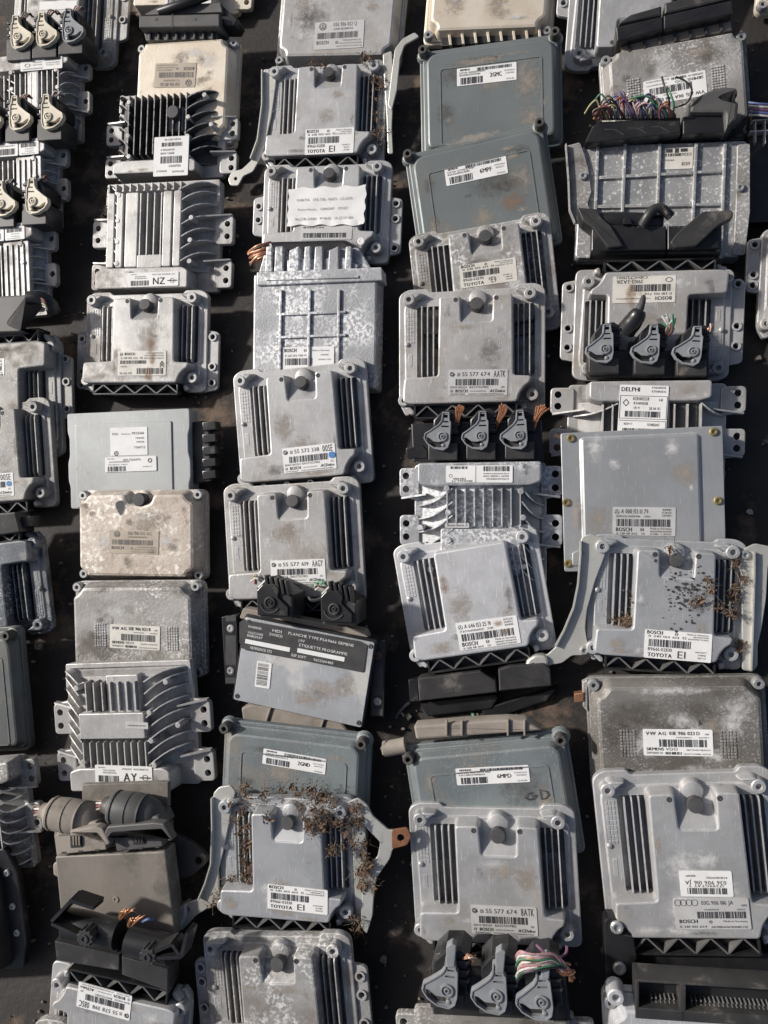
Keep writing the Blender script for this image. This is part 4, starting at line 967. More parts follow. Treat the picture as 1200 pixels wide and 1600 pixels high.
U = lid_unit('brownish box unit with two angled tan cable hoods on its upper edge', [(92, 1255), (258, 1248), (276, 1462), (96, 1462)], name='boxed_control_unit')
W, H = U.W, U.H
mb = MB(); mb.slab(rect(-.49 * W, .49 * W, -.5 * H, .5 * H, .006), 0, .016, .001); mb.build('base_tray', 'tan', U.root)
U.px('lid', [(86, 1338), (258, 1330), (274, 1462), (98, 1462)], .010, .036, 'dust_lid', .002, .003)
U.px('mounting_ear', [(262, 1300), (300, 1318), (322, 1336), (322, 1350), (300, 1368), (270, 1378)], .0, .008, 'black_dusty', .0015, .004, holes=[(310, 1345, .005)])
U.px('side_lobe', [(82, 1350), (90, 1346), (95, 1356), (92, 1372), (83, 1368)], .010, .030, 'tan', .002, .003)
U.px('back_strip', [(128, 1226), (262, 1222), (262, 1262), (128, 1262)], .004, .012, 'dust_lid', .001)
for k, hm in enumerate(('tan', 'grey_cover')):
    dx, dy = (0, 0) if k == 0 else (97, -9)
    lv = [[(108, 1298), (150, 1291), (160, 1295), (172, 1318), (166, 1322), (152, 1303), (110, 1308)], [(162, 1302), (168, 1291), (240, 1285), (256, 1287), (270, 1312), (264, 1316), (252, 1297), (176, 1302), (168, 1312)]][k]
    sk = [[(84, 1304), (164, 1299), (166, 1328), (88, 1336)], [(178, 1303), (252, 1296), (254, 1323), (182, 1331)]][k]
    o = U.px('hood_skirt', sk, .010, .042, hm, .0015, .001)
    w_ = 1.0 if k == 0 else 1.02
    rad = [.010, .010, .0105, .011, .0195, .0205, .0212, .0216, .0218, .0216, .0208, .0196, .018, .0155, .012, .0075, .0025]
    U.wire([(66 + dx, 1266 + dy, .032), (80 + dx, 1270 + dy, .032), (112 + dx, 1275 + dy, .031), (140 + dx, 1280 + dy, .029), (166 + dx * .98, 1290 + dy, .025)], [r * w_ for r in rad], hm, o, 'cable_hood', 20)
    for xx in (84, 106, 126): U.wire([(xx + dx, 1270.5 + dy + (xx - 84) * .17, .032), (xx + 2.5 + dx, 1271 + dy + (xx - 84) * .17, .032)], (.0210 + (.0009 if xx == 106 else .0006)) * w_, hm, o, 'hood_band', 20)
    U.px('hood_front', [(88 + dx, 1284 + dy), (150 + dx, 1284 + dy), (158 + dx, 1302 + dy), (88 + dx, 1308 + dy)], .012, .044, hm, .003, .003, parent=o)
    U.px('locking_lever', lv, .044, .056, hm, .002, .002, parent=o)
    sx = (118, 216)[k]; sy = 1312 - 5 * k
    U.px('latch', [(sx - 9, sy - 8), (sx + 9, sy - 9), (sx + 10, sy + 12), (sx - 8, sy + 13)], .040, .0432, 'black_dusty', .0005, parent=o)
    for i in range(3): U.px('latch_bar', [(sx - 5 + i * 4.5, sy - 5), (sx - 3 + i * 4.5, sy - 5), (sx - 2.4 + i * 4.5, sy + 9), (sx - 4.4 + i * 4.5, sy + 9)], .043, .0455, hm, .0003, parent=o)
    for i in range(3): U.px('foot_notch', [(sk[3][0] + 8 + i * 26, sk[3][1] - 5 - i * 2), (sk[3][0] + 15 + i * 26, sk[3][1] - 5 - i * 2), (sk[3][0] + 15 + i * 26, sk[3][1] - 2 - i * 2), (sk[3][0] + 8 + i * 26, sk[3][1] - 2 - i * 2)], .041, .0425, 'ink', 0, parent=o)
    e = (62 + dx, 1264 + dy)
    for i in range(4): U.wire([(e[0] - 8, e[1] - 5 + i * 5, .030), (e[0] - 1, e[1] - 4 + i * 4, .034), (e[0] + 6, e[1] - 2 + i * 3, .034)], .0015, ['w_brown', 'w_white', 'w_red', 'tan'][i], o)
mb = MB(); x, y = U.L(181, 1405, .036); mb.lathe(x, y, [(.004, .0355), (.004, .037), (.0022, .037), (.002, .0362), (0, .0362)], 12); mb.build('rivet', 'tan', U.root)

U = fin_unit('finned unit turned upside down at the bottom left with two black gear-lever plugs', [(84, 1497), (300, 1550), (286, 1742), (68, 1692)], 'alu', flip=True)
U.sticker((203, 1595), (120, 1572), (206, 1556), .0342, st_delco('08SC', '55 578 398', 62))
for k, (body, path, bars_, gear) in enumerate([([(85, 1470), (186, 1492), (186, 1517), (88, 1501)], [(106, 1442), (130, 1446), (160, 1454), (186, 1460)], [[(80, 1440), (110, 1408), (146, 1420)], [(80, 1444), (138, 1470)]], (133, 1466)),
                                              ([(190, 1494), (262, 1514), (262, 1549), (190, 1523)], [(202, 1470), (220, 1474), (245, 1480), (268, 1484)], [[(292, 1458), (282, 1496), (236, 1498)], [(282, 1496), (268, 1476), (240, 1488)]], (231, 1495))]):
    o = U.px('connector_plug', body, .004, .034, 'black_dusty', .0012, .0)
    U.px('plug_shoulder', [(body[0][0] + 6, body[0][1] - 26), (body[1][0] - 2, body[1][1] - 24), (body[1][0] - 2, body[1][1] + 2), (body[0][0] + 6, body[0][1] + 2)], .004, .030, 'black', .002, .001, parent=o)
    U.wire([(x, y, .030) for x, y in path], .0175, 'black', o, 'wire_hood', 18)
    for bp in bars_:
        P = [U.L(x, y, .056) for x, y in bp]
        for p1, p2 in zip(P[:-1], P[1:]):
            mb = MB(); mb.blade(p1, p2, .034, .056, .056, .0065); mb.build('gear_lever', 'black', o)
    mb = MB(); x, y = U.L(*gear, .056); pts = []
    for i in range(40): rr = .0108 if (i // 2) % 2 else .0088; pts.append((x + rr * math.cos(i * PI / 20), y + rr * math.sin(i * PI / 20)))
    mb.slab(pts, .040, .0572, .0005); mb.lathe(x, y, [(.0050, .057), (.0048, .0588), (.0030, .0588), (.0028, .0574), (0, .0574)], 14); mb.build('gear', 'black_dusty', o)
rr = random.Random(8)
for i in range(26):
    a = rr.uniform(-1, 1); bx, by = (198, 1426) if i % 2 else (212, 1438)
    U.wire([(bx - 8 + a * 5, by + 8 + rr.uniform(-2, 4), .046), (bx + a * 9, by + rr.uniform(-4, 3), .052), (bx + 6 + a * 11, by - 3 + rr.uniform(-6, 5), .050)], .0007, 'copper', None, 'copper_strand', 4)
U.wire([(222, 1440, .048), (232, 1436, .05), (240, 1438, .046)], .0016, 'w_blue')

U = fin_unit('dirt-crusted unit just entering the frame at the bottom left', [(56, 1592), (290, 1640), (280, 1830), (50, 1790)], 'alu_grimy', lift=.008)

# ================================================================== third column
U = lid_unit('grey dimpled unit cut off by the top edge with an etched sticker field', [(436, -58), (630, -64), (636, 104), (438, 110)])
drawn_lid(U, 'alu2', cap=True, side=.055)
U.sticker((490, 36), (567, 31), (493, 78), .0322, st_etch('036 906 032 Q', 31), 'foil', 'ink_soft')

def bracket(U, pts, h, holes=None, m='zinc', name='mounting_bracket', th=.003, lip=None, parent=None):
    o = U.px(name, pts, h - th, h, m, .0008, .003, holes, parent)
    if lip:
        mb = MB()
        P = [U.L(x, y, h) for x, y in lip]
        for a, b in zip(P[:-1], P[1:]): mb.blade(a, b, h - .001, h + .0065, h + .0065, .0026)
        mb.build('folded_lip', m, o)
    return o
U = fin_unit('finned unit in a bent zinc bracket near the top, dry grass along its right fins', [(417, 110), (600, 98), (606, 260), (414, 267)], 'alu')
U.sticker((476, 203), (552, 199), (478, 242), .0342, st_fleet('E1', 70))
bracket(U, [(412, 108), (432, 107), (431, 130), (424, 180), (414, 225), (405, 250), (395, 268), (380, 275), (372, 290), (360, 290), (356, 280), (362, 268), (378, 264), (393, 250), (404, 220), (411, 165)], .0165, [(368, 279, .003)], lip=[(411, 112), (411, 165), (404, 220), (393, 250)])
bracket(U, [(598, 84), (612, 79), (615, 130), (612, 200), (614, 240), (606, 240), (604, 180), (600, 120)], .0165)
bracket(U, [(648, 50), (655, 57), (632, 70), (625, 90), (620, 140), (612, 172), (606, 165), (611, 120), (617, 76), (629, 60)], .024, name='bracket_arm')
screw(U, *U.L(424, 113, .017), .0165, .0055, .004)
TOY1 = U

U = fin_unit('finned unit with a creased cream paper slip stuck over its cover', [(413, 264), (608, 255), (612, 412), (408, 416)], 'alu', left=(-.2, .24, (.12, -.02)), right=(-.42, .18, (.10, -.05, -.34)))
U.sticker((470, 354), (550, 353), (470, 375), .0342, st_rect(14, 'BOSCH', 1, (.05, .9, .5, .85)), 'foil')
# the creased paper slip: a sagging grid
a = [U.L(*q, .037) for q in ((451, 294), (572, 289), (568, 351), (448, 352))]; mb = MB(); NXp, NYp = 26, 14; rr = random.Random(3); ph = [rr.uniform(0, 6) for _ in range(6)]
for j in range(NYp + 1):
    for i in range(NXp + 1):
        u = i / NXp; v = j / NYp
        x = (a[0][0] * (1 - u) + a[1][0] * u) * (1 - v) + (a[3][0] * (1 - u) + a[2][0] * u) * v
        y = (a[0][1] * (1 - u) + a[1][1] * u) * (1 - v) + (a[3][1] * (1 - u) + a[2][1] * u) * v
        z = .0349 + .0004 * abs(math.sin(u * 7 + v * 4 + ph[0])) + .0004 * abs(math.sin(u * 5 - v * 9 + ph[1])) + .0003 * abs(math.sin(u * 21 + v * 13 + ph[2])) + (.0009 * abs(math.sin(u * 17)) if v > .85 else 0)
        x += .0012 * math.sin(v * 19 + ph[3]) * (1 if i in (0, NXp) else 0); y += .0014 * math.sin(u * 23 + ph[4]) * (1 if j in (0, NYp) else 0)
        mb.v.append((x, y, z))
for j in range(NYp):
    for i in range(NXp): k = j * (NXp + 1) + i; mb.f.append((k, k + NXp + 1, k + NXp + 2, k + 1))
pp = mb.build('paper_slip', 'white', U.root, 12)
lt = MB(); P_ = Pen(lt, .108, .052); st_paper(P_); q = lt.build('lettering', 'ink_soft', pp, 0); c = U.L(510, 321, .036); q.location = (c[0], c[1], .0366)
cv = U.px('black_tube', [(418, 376), (540, 373), (556, 384), (552, 396), (420, 396)], .030, .046, 'black', .006, .006)
for i in range(16):
    rr = random.Random(i); yy = 384 + (i % 8) * 3.2
    U.wire([(424, yy - 6, .040), (404 + rr.uniform(-4, 4), yy, .040 + rr.uniform(0, .004)), (390 + rr.uniform(-3, 4), yy + 8 + rr.uniform(-2, 4), .034)], .0016, rr.choice(['copper', 'w_brown', 'w_red']), cv)
screw(U, *U.L(564, 377, .034), .034, .0055, .0006, 'white', 'paint_dot')

U = lid_unit('salt-blotched ribbed unit with a comb-like upper edge below the paper slip', [(398, 428), (590, 421), (586, 606), (392, 610)], hz=.030, name='ribbed_control_unit')
W, H = U.W, U.H
mb = MB(); mb.slab(rect(-.5 * W, .5 * W, -.5 * H, .5 * H, .003), 0, .030, .003, .003); mb.build('case', 'alu_salt', U.root)
for n_, pts in enumerate([[(401, 425), (596, 417), (598, 438), (401, 446)]]): U.px('upper_flange', pts, .004, .034, 'alu_salt', .0015, .002)
for x in (439, 484, 530):
    U.px('rib', [(x - 2.5, 452), (x + 1.5, 452), (x - 1, 610), (x - 5, 610)], .029, .0335, 'alu_salt', .001)
for y in (487, 523):
    U.px('rib', [(432, y + 2), (540, y - 2), (540, y + 2), (432, y + 6)], .029, .0330, 'alu_salt', .001)
U.px('rib', [(415, 434), (560, 430), (560, 434), (415, 438)], .033, .036, 'alu_salt', .001)
cb = U.px('comb_housing', [(404, 426), (412, 398), (560, 386), (580, 420)], .002, .022, 'alu_salt', .002, .003)
for i, x in enumerate((416, 430, 452, 476, 492, 514, 540)):
    U.px('comb_tooth', [(x, 385 + (6 if i in (2, 5) else 0)), (x + 9 + (i % 3) * 3, 384), (x + 9 + (i % 3) * 3, 424), (x - 2, 425)], .010, .032, 'alu_salt', .0015, .002, parent=cb)
U.px('comb_arm', [(448, 406), (536, 402), (560, 414), (556, 422), (448, 424)], .010, .028, 'alu_salt', .0015, .002, parent=cb)
U.sticker((442, 543), (523, 541), (440, 578), .0306, lambda p: (p.t('BOSCH', .04, .22, .16, .28, bold=.005), p.bosch_mark(.45, .16, .07), p.t('Made in Germany', .58, .20, .07, .92), p.t('0 261 203 938-939', .06, .42, .09, .52), p.tiny(.75, .40, .07, 8, 3, .9), p.b(.06, .60, .50, .8, 4, 30), p.tiny(.7, .6, .06, 12, 6, .95)), 'white')

U = fin_unit('tilted finned unit with a round blue dot on its white sticker', [(361, 590), (567, 561), (589, 756), (380, 768)], 'alu')
U.sticker((440, 701), (522, 692), (445, 740), .0342, st_delco('00SE', '55 573 338', 63))
U.sticker((513, 706), (523, 705), (514, 716), .0349, None, 'blue_dot', name='blue_dot', rad=.006)

U = fin_unit('finned unit straight below the blue-dotted one, black plugs over its lower edge', [(348, 764), (561, 749), (572, 942), (360, 948)], 'alu2')
U.sticker((423, 876), (508, 873), (424, 914), .0342, st_delco('AAGY', '55 577 619', 64))

U = lid_unit('bare metal plate unit in a black plastic frame with a black printed field', [(372, 963), (578, 1003), (572, 1138), (377, 1094)], hz=.030, name='framed_control_unit')
W, H = U.W, U.H
mb = MB(); mb.slab(rect(-.515 * W, .515 * W, -.51 * H, .53 * H, .003), 0, .0285, .001); mb.build('plastic_frame', 'black', U.root)
mb = MB(); mb.slab(rect(-.5 * W, .5 * W, -.5 * H, .5 * H, .003), .0285, .0305, .0006); mb.build('metal_plate', 'plate', U.root)
for x, y in ((-.47, .45), (.475, .45), (-.475, -.45), (.475, -.45)): screw(U, x * W, y * H, .0304, .0032, .0012, 'post')
def d(p):
    p.t('R04010030', .04, .18, .085, .15); p.t('HDI', .24, .16, .10, .32); p.t('VALEO DW10', .04, .40, .09, .17); p.t('DW10C12', .22, .32, .10, .33); p.t('PLANCHE TYPE PSA9666 SIEMENS', .37, .15, .10, .90); p.t('110812037', .04, .52, .085, .17); p.t('1.9V', .46, .34, .10); p.t('REFERENCE CFS', .08, .95, .10, .26); p.t('ETIQUETTE PROGRAMME', .47, .50, .10, .86); p.t('REF SOFT', .42, .92, .10, .54); p.t('9652560480', .60, .92, .09, .76)
    for u0, u1, v0 in ((.03, .40, .62), (.46, .84, .58)):
        p.fill(u0, u1, v0, v0 + .16)
for q in ((505, 1080, 46, 26, 'dust'), (480, 1092, 40, 18, 'dust'), (540, 1072, 24, 26, 'dust'), (420, 1030, 30, 30, 'white')): stain_px(U, *q[:4], .0307, q[4])
bf = U.px('printed_field', [(374, 973), (380, 968), (563, 1002), (575, 1008), (570, 1050), (384, 1016), (374, 1004)], .030, .0310, 'ink', 0)
U.sticker((380, 971), (572, 1008), (378, 1013), .0311, d, 'ink', 'white', name='printed_panel', th=.0003)
st = U.sticker((425, 1036), (421, 1076), (402, 1033), .0308, lambda p: p.b(.06, .94, .20, .92, 3, 24), 'white')
for s, q in ((-1, [(346, 964), (370, 960), (374, 1066), (352, 1070)]), (1, [(580, 1002), (602, 1000), (600, 1120), (578, 1120)])):
    yv = [r[1] for r in q]
    o = U.px('frame_ear', q, .004, .018, 'black', .001, .001)
    x0 = sum(r[0] for r in q) / 4; y0 = min(yv); y1 = max(yv)
    for a0, a1 in ((.02, .10), (.30, .72), (.90, .98)): U.px('ear_opening', [(x0 - 8, y0 + (y1 - y0) * a0), (x0 + 8, y0 + (y1 - y0) * a0), (x0 + 8, y0 + (y1 - y0) * a1), (x0 - 8, y0 + (y1 - y0) * a1)], .017, .0184, 'ink', 0, parent=o)
    for a0 in (.20, .80): screw(U, *U.L(x0, y0 + (y1 - y0) * a0, .018), .018, .0052, .0015, 'rust' if s > 0 and a0 < .5 else 'alu_grimy', 'bush', o)
U.px('rear_wall', [(380, 950), (570, 985), (578, 1004), (374, 966)], .002, .022, 'tan', .001, .002)
for k, (bx, by, rot) in enumerate([(400, 915, 0), (500, 925, 4)]):
    w_ = 56
    o = U.px('connector_plug', [(bx, by + 2), (bx + 14, by - 12), (bx + 30, by - 4), (bx + 48, by + 10), (bx + 58, by + 14), (bx + 58, by + 52), (bx + 4, by + 52)], .010, .060, 'black_dusty', .003, .002)
    U.px('lever_plate', [(bx + 1, by + 8), (bx + 10, by - 2), (bx + 30, by - 2), (bx + 36, by + 8), (bx + 34, by + 18), (bx + 50, by + 34), (bx + 50, by + 48), (bx + 2, by + 46)], .058, .064, 'black', .001, .001, parent=o)
    mb = MB(); x, y = U.L(bx + 22, by + 26, .064); mb.lathe(x, y, [(.0075, .063), (.0072, .0665), (.0054, .0668), (.005, .065), (.003, .065), (.0028, .0668), (.0014, .0668), (.0012, .065), (0, .065)], 16); mb.build('hub', 'black_dusty', o)
    pts = []
    for i in range(9): t = R(200 + i * 17); pts.append((x + .013 * math.cos(t), y + .013 * math.sin(t)))
    mb = MB()
    for p1, p2 in zip(pts[:-1], pts[1:]): mb.blade(p1, p2, .063, .0655, .0655, .0022)
    mb.build('cam_slot', 'cap', o)
    for i in range(5): U.px('hood_rib', [(bx + 12 + i * 8, by - 16 + i * 2), (bx + 17 + i * 8, by - 16 + i * 2), (bx + 21 + i * 8, by + 8 + i * 2), (bx + 16 + i * 8, by + 8 + i * 2)], .050, .063, 'black', .001, parent=o)
    rr = random.Random(k)
    for i in range(9): U.wire([(bx + 8 + i, by - 6, .050), (bx - 2 + rr.uniform(-5, 8), by - 14 + rr.uniform(-4, 4), .054), (bx - 8 + rr.uniform(-6, 10), by - 10 + rr.uniform(-8, 8), .048)], .0011, rr.choice(['w_white', 'w_yellow', 'w_red', 'w_green', 'w_grey']), o)
U.wire([(512, 928, .060), (500, 936, .058), (488, 938, .052), (482, 932, .046)], .0024, 'w_black')

U = lid_unit('scuffed grey-green lid unit coded 2GND with a dusty tan hood behind it', [(345, 1120), (579, 1152), (574, 1322), (352, 1296)])
pressed_lid(U, 'siemens2')
U.sticker((410, 1169), (508, 1186), (412, 1193), .0262, st_wide('2GND', 50))
o = U.px('connector_hood', [(376, 1106), (392, 1100), (420, 1104), (500, 1116), (530, 1124), (552, 1150), (380, 1132)], -.034, -.012, 'tan', .003, .004)
for x in (420, 506): U.px('hood_rib', [(x, 1106 + (x - 420) * .12), (x + 4, 1106 + (x - 420) * .12), (x - 3, 1128 + (x - 420) * .1), (x - 7, 1128 + (x - 420) * .1)], -.016, -.009, 'tan', .001, parent=o)

U = fin_unit('leaf-littered finned unit in a bracket with a rusty looped tab', [(348, 1242), (562, 1254), (560, 1442), (338, 1428)], 'alu_blue', lift=.010)
U.sticker((417, 1381), (511, 1391), (419, 1419), .0342, st_fleet('E1', 71))
bracket(U, [(333, 1240), (342, 1230), (360, 1227), (368, 1237), (362, 1257), (357, 1290), (348, 1333), (341, 1358), (342, 1390), (347, 1410), (323, 1420), (307, 1430), (285, 1453), (273, 1457), (265, 1443), (272, 1420), (293, 1410), (310, 1405), (323, 1377), (332, 1347), (334, 1290)], .0165, [(292, 1421, .0042)], lip=[(333, 1245), (334, 1290), (332, 1347), (323, 1377), (312, 1403)])
U.px('bracket_foot', [(264, 1442), (272, 1422), (290, 1412), (292, 1432), (280, 1456), (270, 1458)], .004, .020, 'zinc', .003, .004)
b2 = bracket(U, [(542, 1253), (560, 1247), (573, 1257), (582, 1275), (607, 1297), (620, 1297), (618, 1322), (613, 1328), (609, 1342), (588, 1372), (584, 1395), (582, 1430), (573, 1460), (563, 1447), (566, 1397), (572, 1356), (590, 1338), (594, 1316), (578, 1300), (566, 1285), (550, 1285)], .0175)
bracket(U, [(548, 1262), (560, 1262), (570, 1290), (574, 1350), (568, 1430), (556, 1430), (552, 1350), (550, 1300)], .0150, name='bracket_strap')
bracket(U, [(612, 1297), (636, 1293), (643, 1307), (636, 1321), (612, 1327)], .0195, [(626, 1309, .0045)], 'rust', 'rusty_tab', parent=b2)
screw(U, *U.L(351, 1260, .0165), .0165, .0055, .004); screw(U, *U.L(553, 1279, .015), .015, .0055, .004)
TOY2 = U

U = fin_unit('stained finned unit at the bottom edge, third row, with lobed ears on its right', [(318, 1458), (546, 1468), (566, 1655), (332, 1650)], 'alu_corr', left=(-.4, .30, (.22, .10, -.12)), right=(-.45, .28, (.18, .03, -.20)), lift=.006)

# ================================================================== fourth column
U = lid_unit('cream unit cut off by the top edge above the two grey-green lids', [(668, -112), (868, -122), (874, 62), (668, 72)])
drawn_lid(U, 'alu_cream', side=.06, T=.030)
o = U.px('connector_header', [(688, 54), (842, 42), (842, 60), (690, 72)], .0, .018, 'black_dusty', .001)
for i in range(8): U.px('header_rib', [(700 + i * 20, 54 - i * 1.6), (704 + i * 20, 54 - i * 1.6), (706 + i * 20, 70 - i * 1.6), (702 + i * 20, 70 - i * 1.6)], .016, .024, 'alu_cream', .0005, parent=o)

U = lid_unit('large grey-green lid unit coded 2GMC near the top', [(655, 82), (873, 54), (884, 226), (660, 252)]); pressed_lid(U, 'siemens')
U.sticker((713, 108), (806, 97), (715, 135), .0262, st_wide('2GMC', 51))
U = lid_unit('tilted grey-green lid unit coded 6MPF with a brownish stain', [(630, 243), (846, 193), (886, 378), (660, 426)]); pressed_lid(U, 'siemens')
U.sticker((694, 264), (790, 243), (698, 291), .0262, st_wide('6MPF', 52))
for q in ((800, 315, 26, 20, 'rust'), (790, 290, 30, 14, 'grime'), (815, 280, 26, 34, 'dust'), (740, 215, 60, 9, 'dust')): stain_px(U, *q[:4], .0265, q[4])

U = fin_unit('blotchy finned unit marked E9 with its lower edge covered', [(640, 373), (853, 337), (884, 510), (654, 546)], 'alu_corr')
U.sticker((718, 415), (806, 402), (720, 451), .0342, st_fleet('*E9', 72, '89661-02E90'), 'aged')

U = fin_unit('flat-lit finned unit in the middle right, bare copper strands at its lower edge', [(624, 460), (850, 448), (854, 644), (623, 650)], 'alu2')
U.sticker((701, 578), (793, 577), (701, 618), .0342, st_delco('AATK', '55 577 674', 65), 'foil')

U = sink_unit('crusty silver heat-sink unit with three grey plug levers on its upper edge', [(648, 724), (853, 724), (855, 915), (648, 915)], 'alu_salt', flip=True, bandx=(-.46, .45), ribs=[(-.31, .23, -.30, .02, 9)], side=7, slant=.14, panels=[(-.31, .28, .03, .40, .036)], deep=.009)
def d(p):
    p.b(.05, .44, .66, .95, 6, 24); p.tiny(.06, .26, .10, 14, 1, .40); p.tiny(.06, .42, .09, 18, 2, .44); p.tiny(.06, .56, .08, 18, 3, .44); p.t('5S114401A', .70, .28, .13, .90); p.t('81100466-79', .60, .14, .10, .92); p.b(.68, .95, .80, .95, 7, 14); p.ring(.93, .40, .10, .2); p.line([(.55, .02), (.55, .98)], .02)
U.sticker((801, 754), (697, 754), (801, 727), .0385, d)
U.sticker((733, 825), (695, 825), (733, 817), .0364, st_rect(3, '', 1), 'foil', 'ink_soft')
U.px('connector_header', [(642, 662), (846, 656), (850, 722), (645, 722)], .006, .022, 'black', .002, .002)
LV = [((691, 682), (668, 0)), ((750.5, 681), (0, 0)), ((811, 680), (0, 0))]
COPP = []
for k, ((hx, hy), _) in enumerate(LV):
    o, tr = lever_plug(U, (hx, hy), PI + R((k - 1) * 3.5), .046, [(hx - 22, hy + 10), (hx + 24, hy + 10), (hx + 24, hy + 37), (hx - 22, hy + 37)], 'grey_lever', .98)
    rr = random.Random(k + 40); bx, by = hx + [28, 36, 32][k], hy - [42, 44, 40][k]
    for i in range(22):
        f = (i % 11) / 10 - .5
        U.wire([(hx + 22 + f * 4, hy - 10 + rr.uniform(-3, 3), .030), (bx - 4 + f * 7, by + 12 + rr.uniform(-3, 3), .040), (bx + f * 12 + [0, 0, 12][k] * rr.random(), by - 2 + rr.uniform(-6, 4), .044)], .0008, 'copper', o, 'copper_strand', 4)
U.px('side_latch', [(634, 700), (660, 696), (668, 704), (668, 716), (636, 716)], .004, .024, 'black', .001)

U = fin_unit('bright blasted finned unit with a three-pointed star on its sticker', [(614, 857), (836, 825), (873, 1010), (645, 1047)], 'alu_bright', cap=False, T=.032)
U.sticker((713, 974), (808, 961), (718, 1017), .0322, st_star('A 646 153 25 91', 66))
stain_px(U, 778, 974, 11, 8, .0332, 'rust'); stain_px(U, 790, 986, 9, 7, .0333, 'rust'); stain_px(U, 694, 915, 10, 22, .0324, 'rust')
o = U.px('plug_hood', [(652, 1060), (750, 1048), (775, 1064), (777, 1082), (655, 1096)], .002, .032, 'black_dusty', .002, .001)
U.px('hood_skirt', [(655, 1098), (772, 1085), (780, 1090), (768, 1108), (668, 1120)], -.010, .016, 'black', .002, .002, parent=o)
U.px('hood_end', [(638, 1062), (652, 1060), (655, 1096), (640, 1096)], .0, .024, 'black', .001, parent=o)
o2 = U.px('plug_hood', [(778, 1046), (796, 1040), (850, 1036), (860, 1046), (862, 1072), (780, 1080)], .002, .034, 'black_dusty', .002, .001)
U.px('hood_skirt', [(752, 1108), (806, 1092), (872, 1074), (854, 1096), (800, 1114), (756, 1124)], -.012, .014, 'black', .002, .002, parent=o2)
for oo, (x, y) in ((o, (702, 1080)), (o2, (840, 1064))):
    mb = MB(); a, b = U.L(x, y, .033); mb.stroke([(a - .005, b - .0025), (a + .005, b - .0025), (a + .005, b + .0025), (a - .005, b + .0025)], .0008, 0.0345 if oo is o2 else .0325); mb.build('latch_outline', 'ink', oo, 0)
U.wire([(640, 1098, .010), (632, 1104, .012), (622, 1116, .008), (618, 1126, .004)], .0022, 'w_grey'); U.wire([(626, 1112, .008), (632, 1120, .006), (634, 1126, .004)], .0016, 'w_white')
U.wire([(738, 1112, .006), (741, 1120, .010), (744, 1126, .006)], .0028, 'w_green'); U.wire([(746, 1112, .006), (747, 1122, .008)], .0024, 'w_brown')

U = lid_unit('grey-green lid unit coded 6MPD with GD written by hand below the sticker', [(634, 1162), (893, 1142), (908, 1330), (655, 1352)]); pressed_lid(U, 'siemens2', posts=((-.462, .42), (.458, .455)))
U.sticker((711, 1201), (825, 1195), (715, 1227), .0262, st_wide('6MPD', 53))
mb = MB()
def hw(l): return [U.L(x, y, .0262) for x, y in l]
mb.stroke(hw([(832, 1238), (824, 1240), (821, 1246), (826, 1249), (834, 1247), (838, 1242), (831, 1243)]), .0012, .0274); mb.stroke(hw([(844, 1236), (846, 1248), (853, 1247), (857, 1242), (854, 1236), (842, 1234)]), .0012, .0274); mb.build('handwriting', 'ink', U.root, 0)
o = U.px('connector_hood', [(646, 1134), (700, 1130), (724, 1128), (792, 1124), (822, 1126), (848, 1142), (650, 1156)], .0, .024, 'tan', .003, .003)
for x in (696, 720, 792, 818): U.px('hood_rib', [(x, 1125), (x + 3, 1125), (x + 3, 1150), (x, 1150)], .022, .0275, 'tan', .0008, parent=o)
U.wire([(600, 1170, .014), (614, 1168, .014), (634, 1164, .014)], .010, 'tan', o, 'side_spigot', 12)
U.wire([(599, 1162, .014), (603, 1166, .014), (606, 1176, .014)], .0075, 'tan', o, 'spigot_collar', 10)

U = fin_unit('sharp clean finned unit at the lower right, coloured wires at its lower edge', [(640, 1260), (900, 1266), (908, 1480), (648, 1468)], 'alu')
U.sticker((735, 1414), (838, 1418), (738, 1458), .0342, st_delco('8ATK', '55 577 674', 67), 'foil')

U = sink_unit('corroded heat-sink unit at the bottom edge below three tall grey levers', [(656, 1574), (906, 1590), (906, 1800), (652, 1785)], 'alu_grimy', flip=True, bandx=(-.46, .46), lift=.006)
U.px('connector_header', [(672, 1520), (884, 1532), (892, 1596), (676, 1586)], .004, .022, 'black', .002, .002)
for k, (hx, hy) in enumerate([(698, 1548), (775, 1557), (846, 1566)]):
    o, tr = lever_plug(U, (hx, hy), PI + R(-6 + 4 * k), .050, [(hx - 26, hy + 6), (hx + 26, hy + 8), (hx + 26, hy + 30), (hx - 26, hy + 27)], 'grey_lever', 1.12)
    U.px('lever_stem', [(hx - 1, hy - 36), (hx + 12, hy - 36), (hx + 15, hy - 70), (hx + 8, hy - 74), (hx - 1, hy - 68)], .040, .051, 'grey_lever', .001, .001, parent=o)
    U.px('plug_frame', [(hx - 22, hy - 20), (hx - 4, hy - 40), (hx - 2, hy - 62), (hx - 18, hy - 58), (hx - 24, hy - 40)], .010, .036, 'black_dusty', .002, .001, parent=o)
    U.px('hood_flank', [(hx + 14, hy - 62), (hx + 30, hy - 40), (hx + 34, hy + 6), (hx + 16, hy + 6)], .010, .034, 'black', .002, .001, parent=o)
rr = random.Random(91)
cols = ['w_pink', 'w_pink', 'w_white', 'w_pink', 'w_orange', 'w_green', 'w_white', 'w_brown', 'w_pink', 'w_red', 'w_white', 'w_green', 'w_purple', 'w_black']
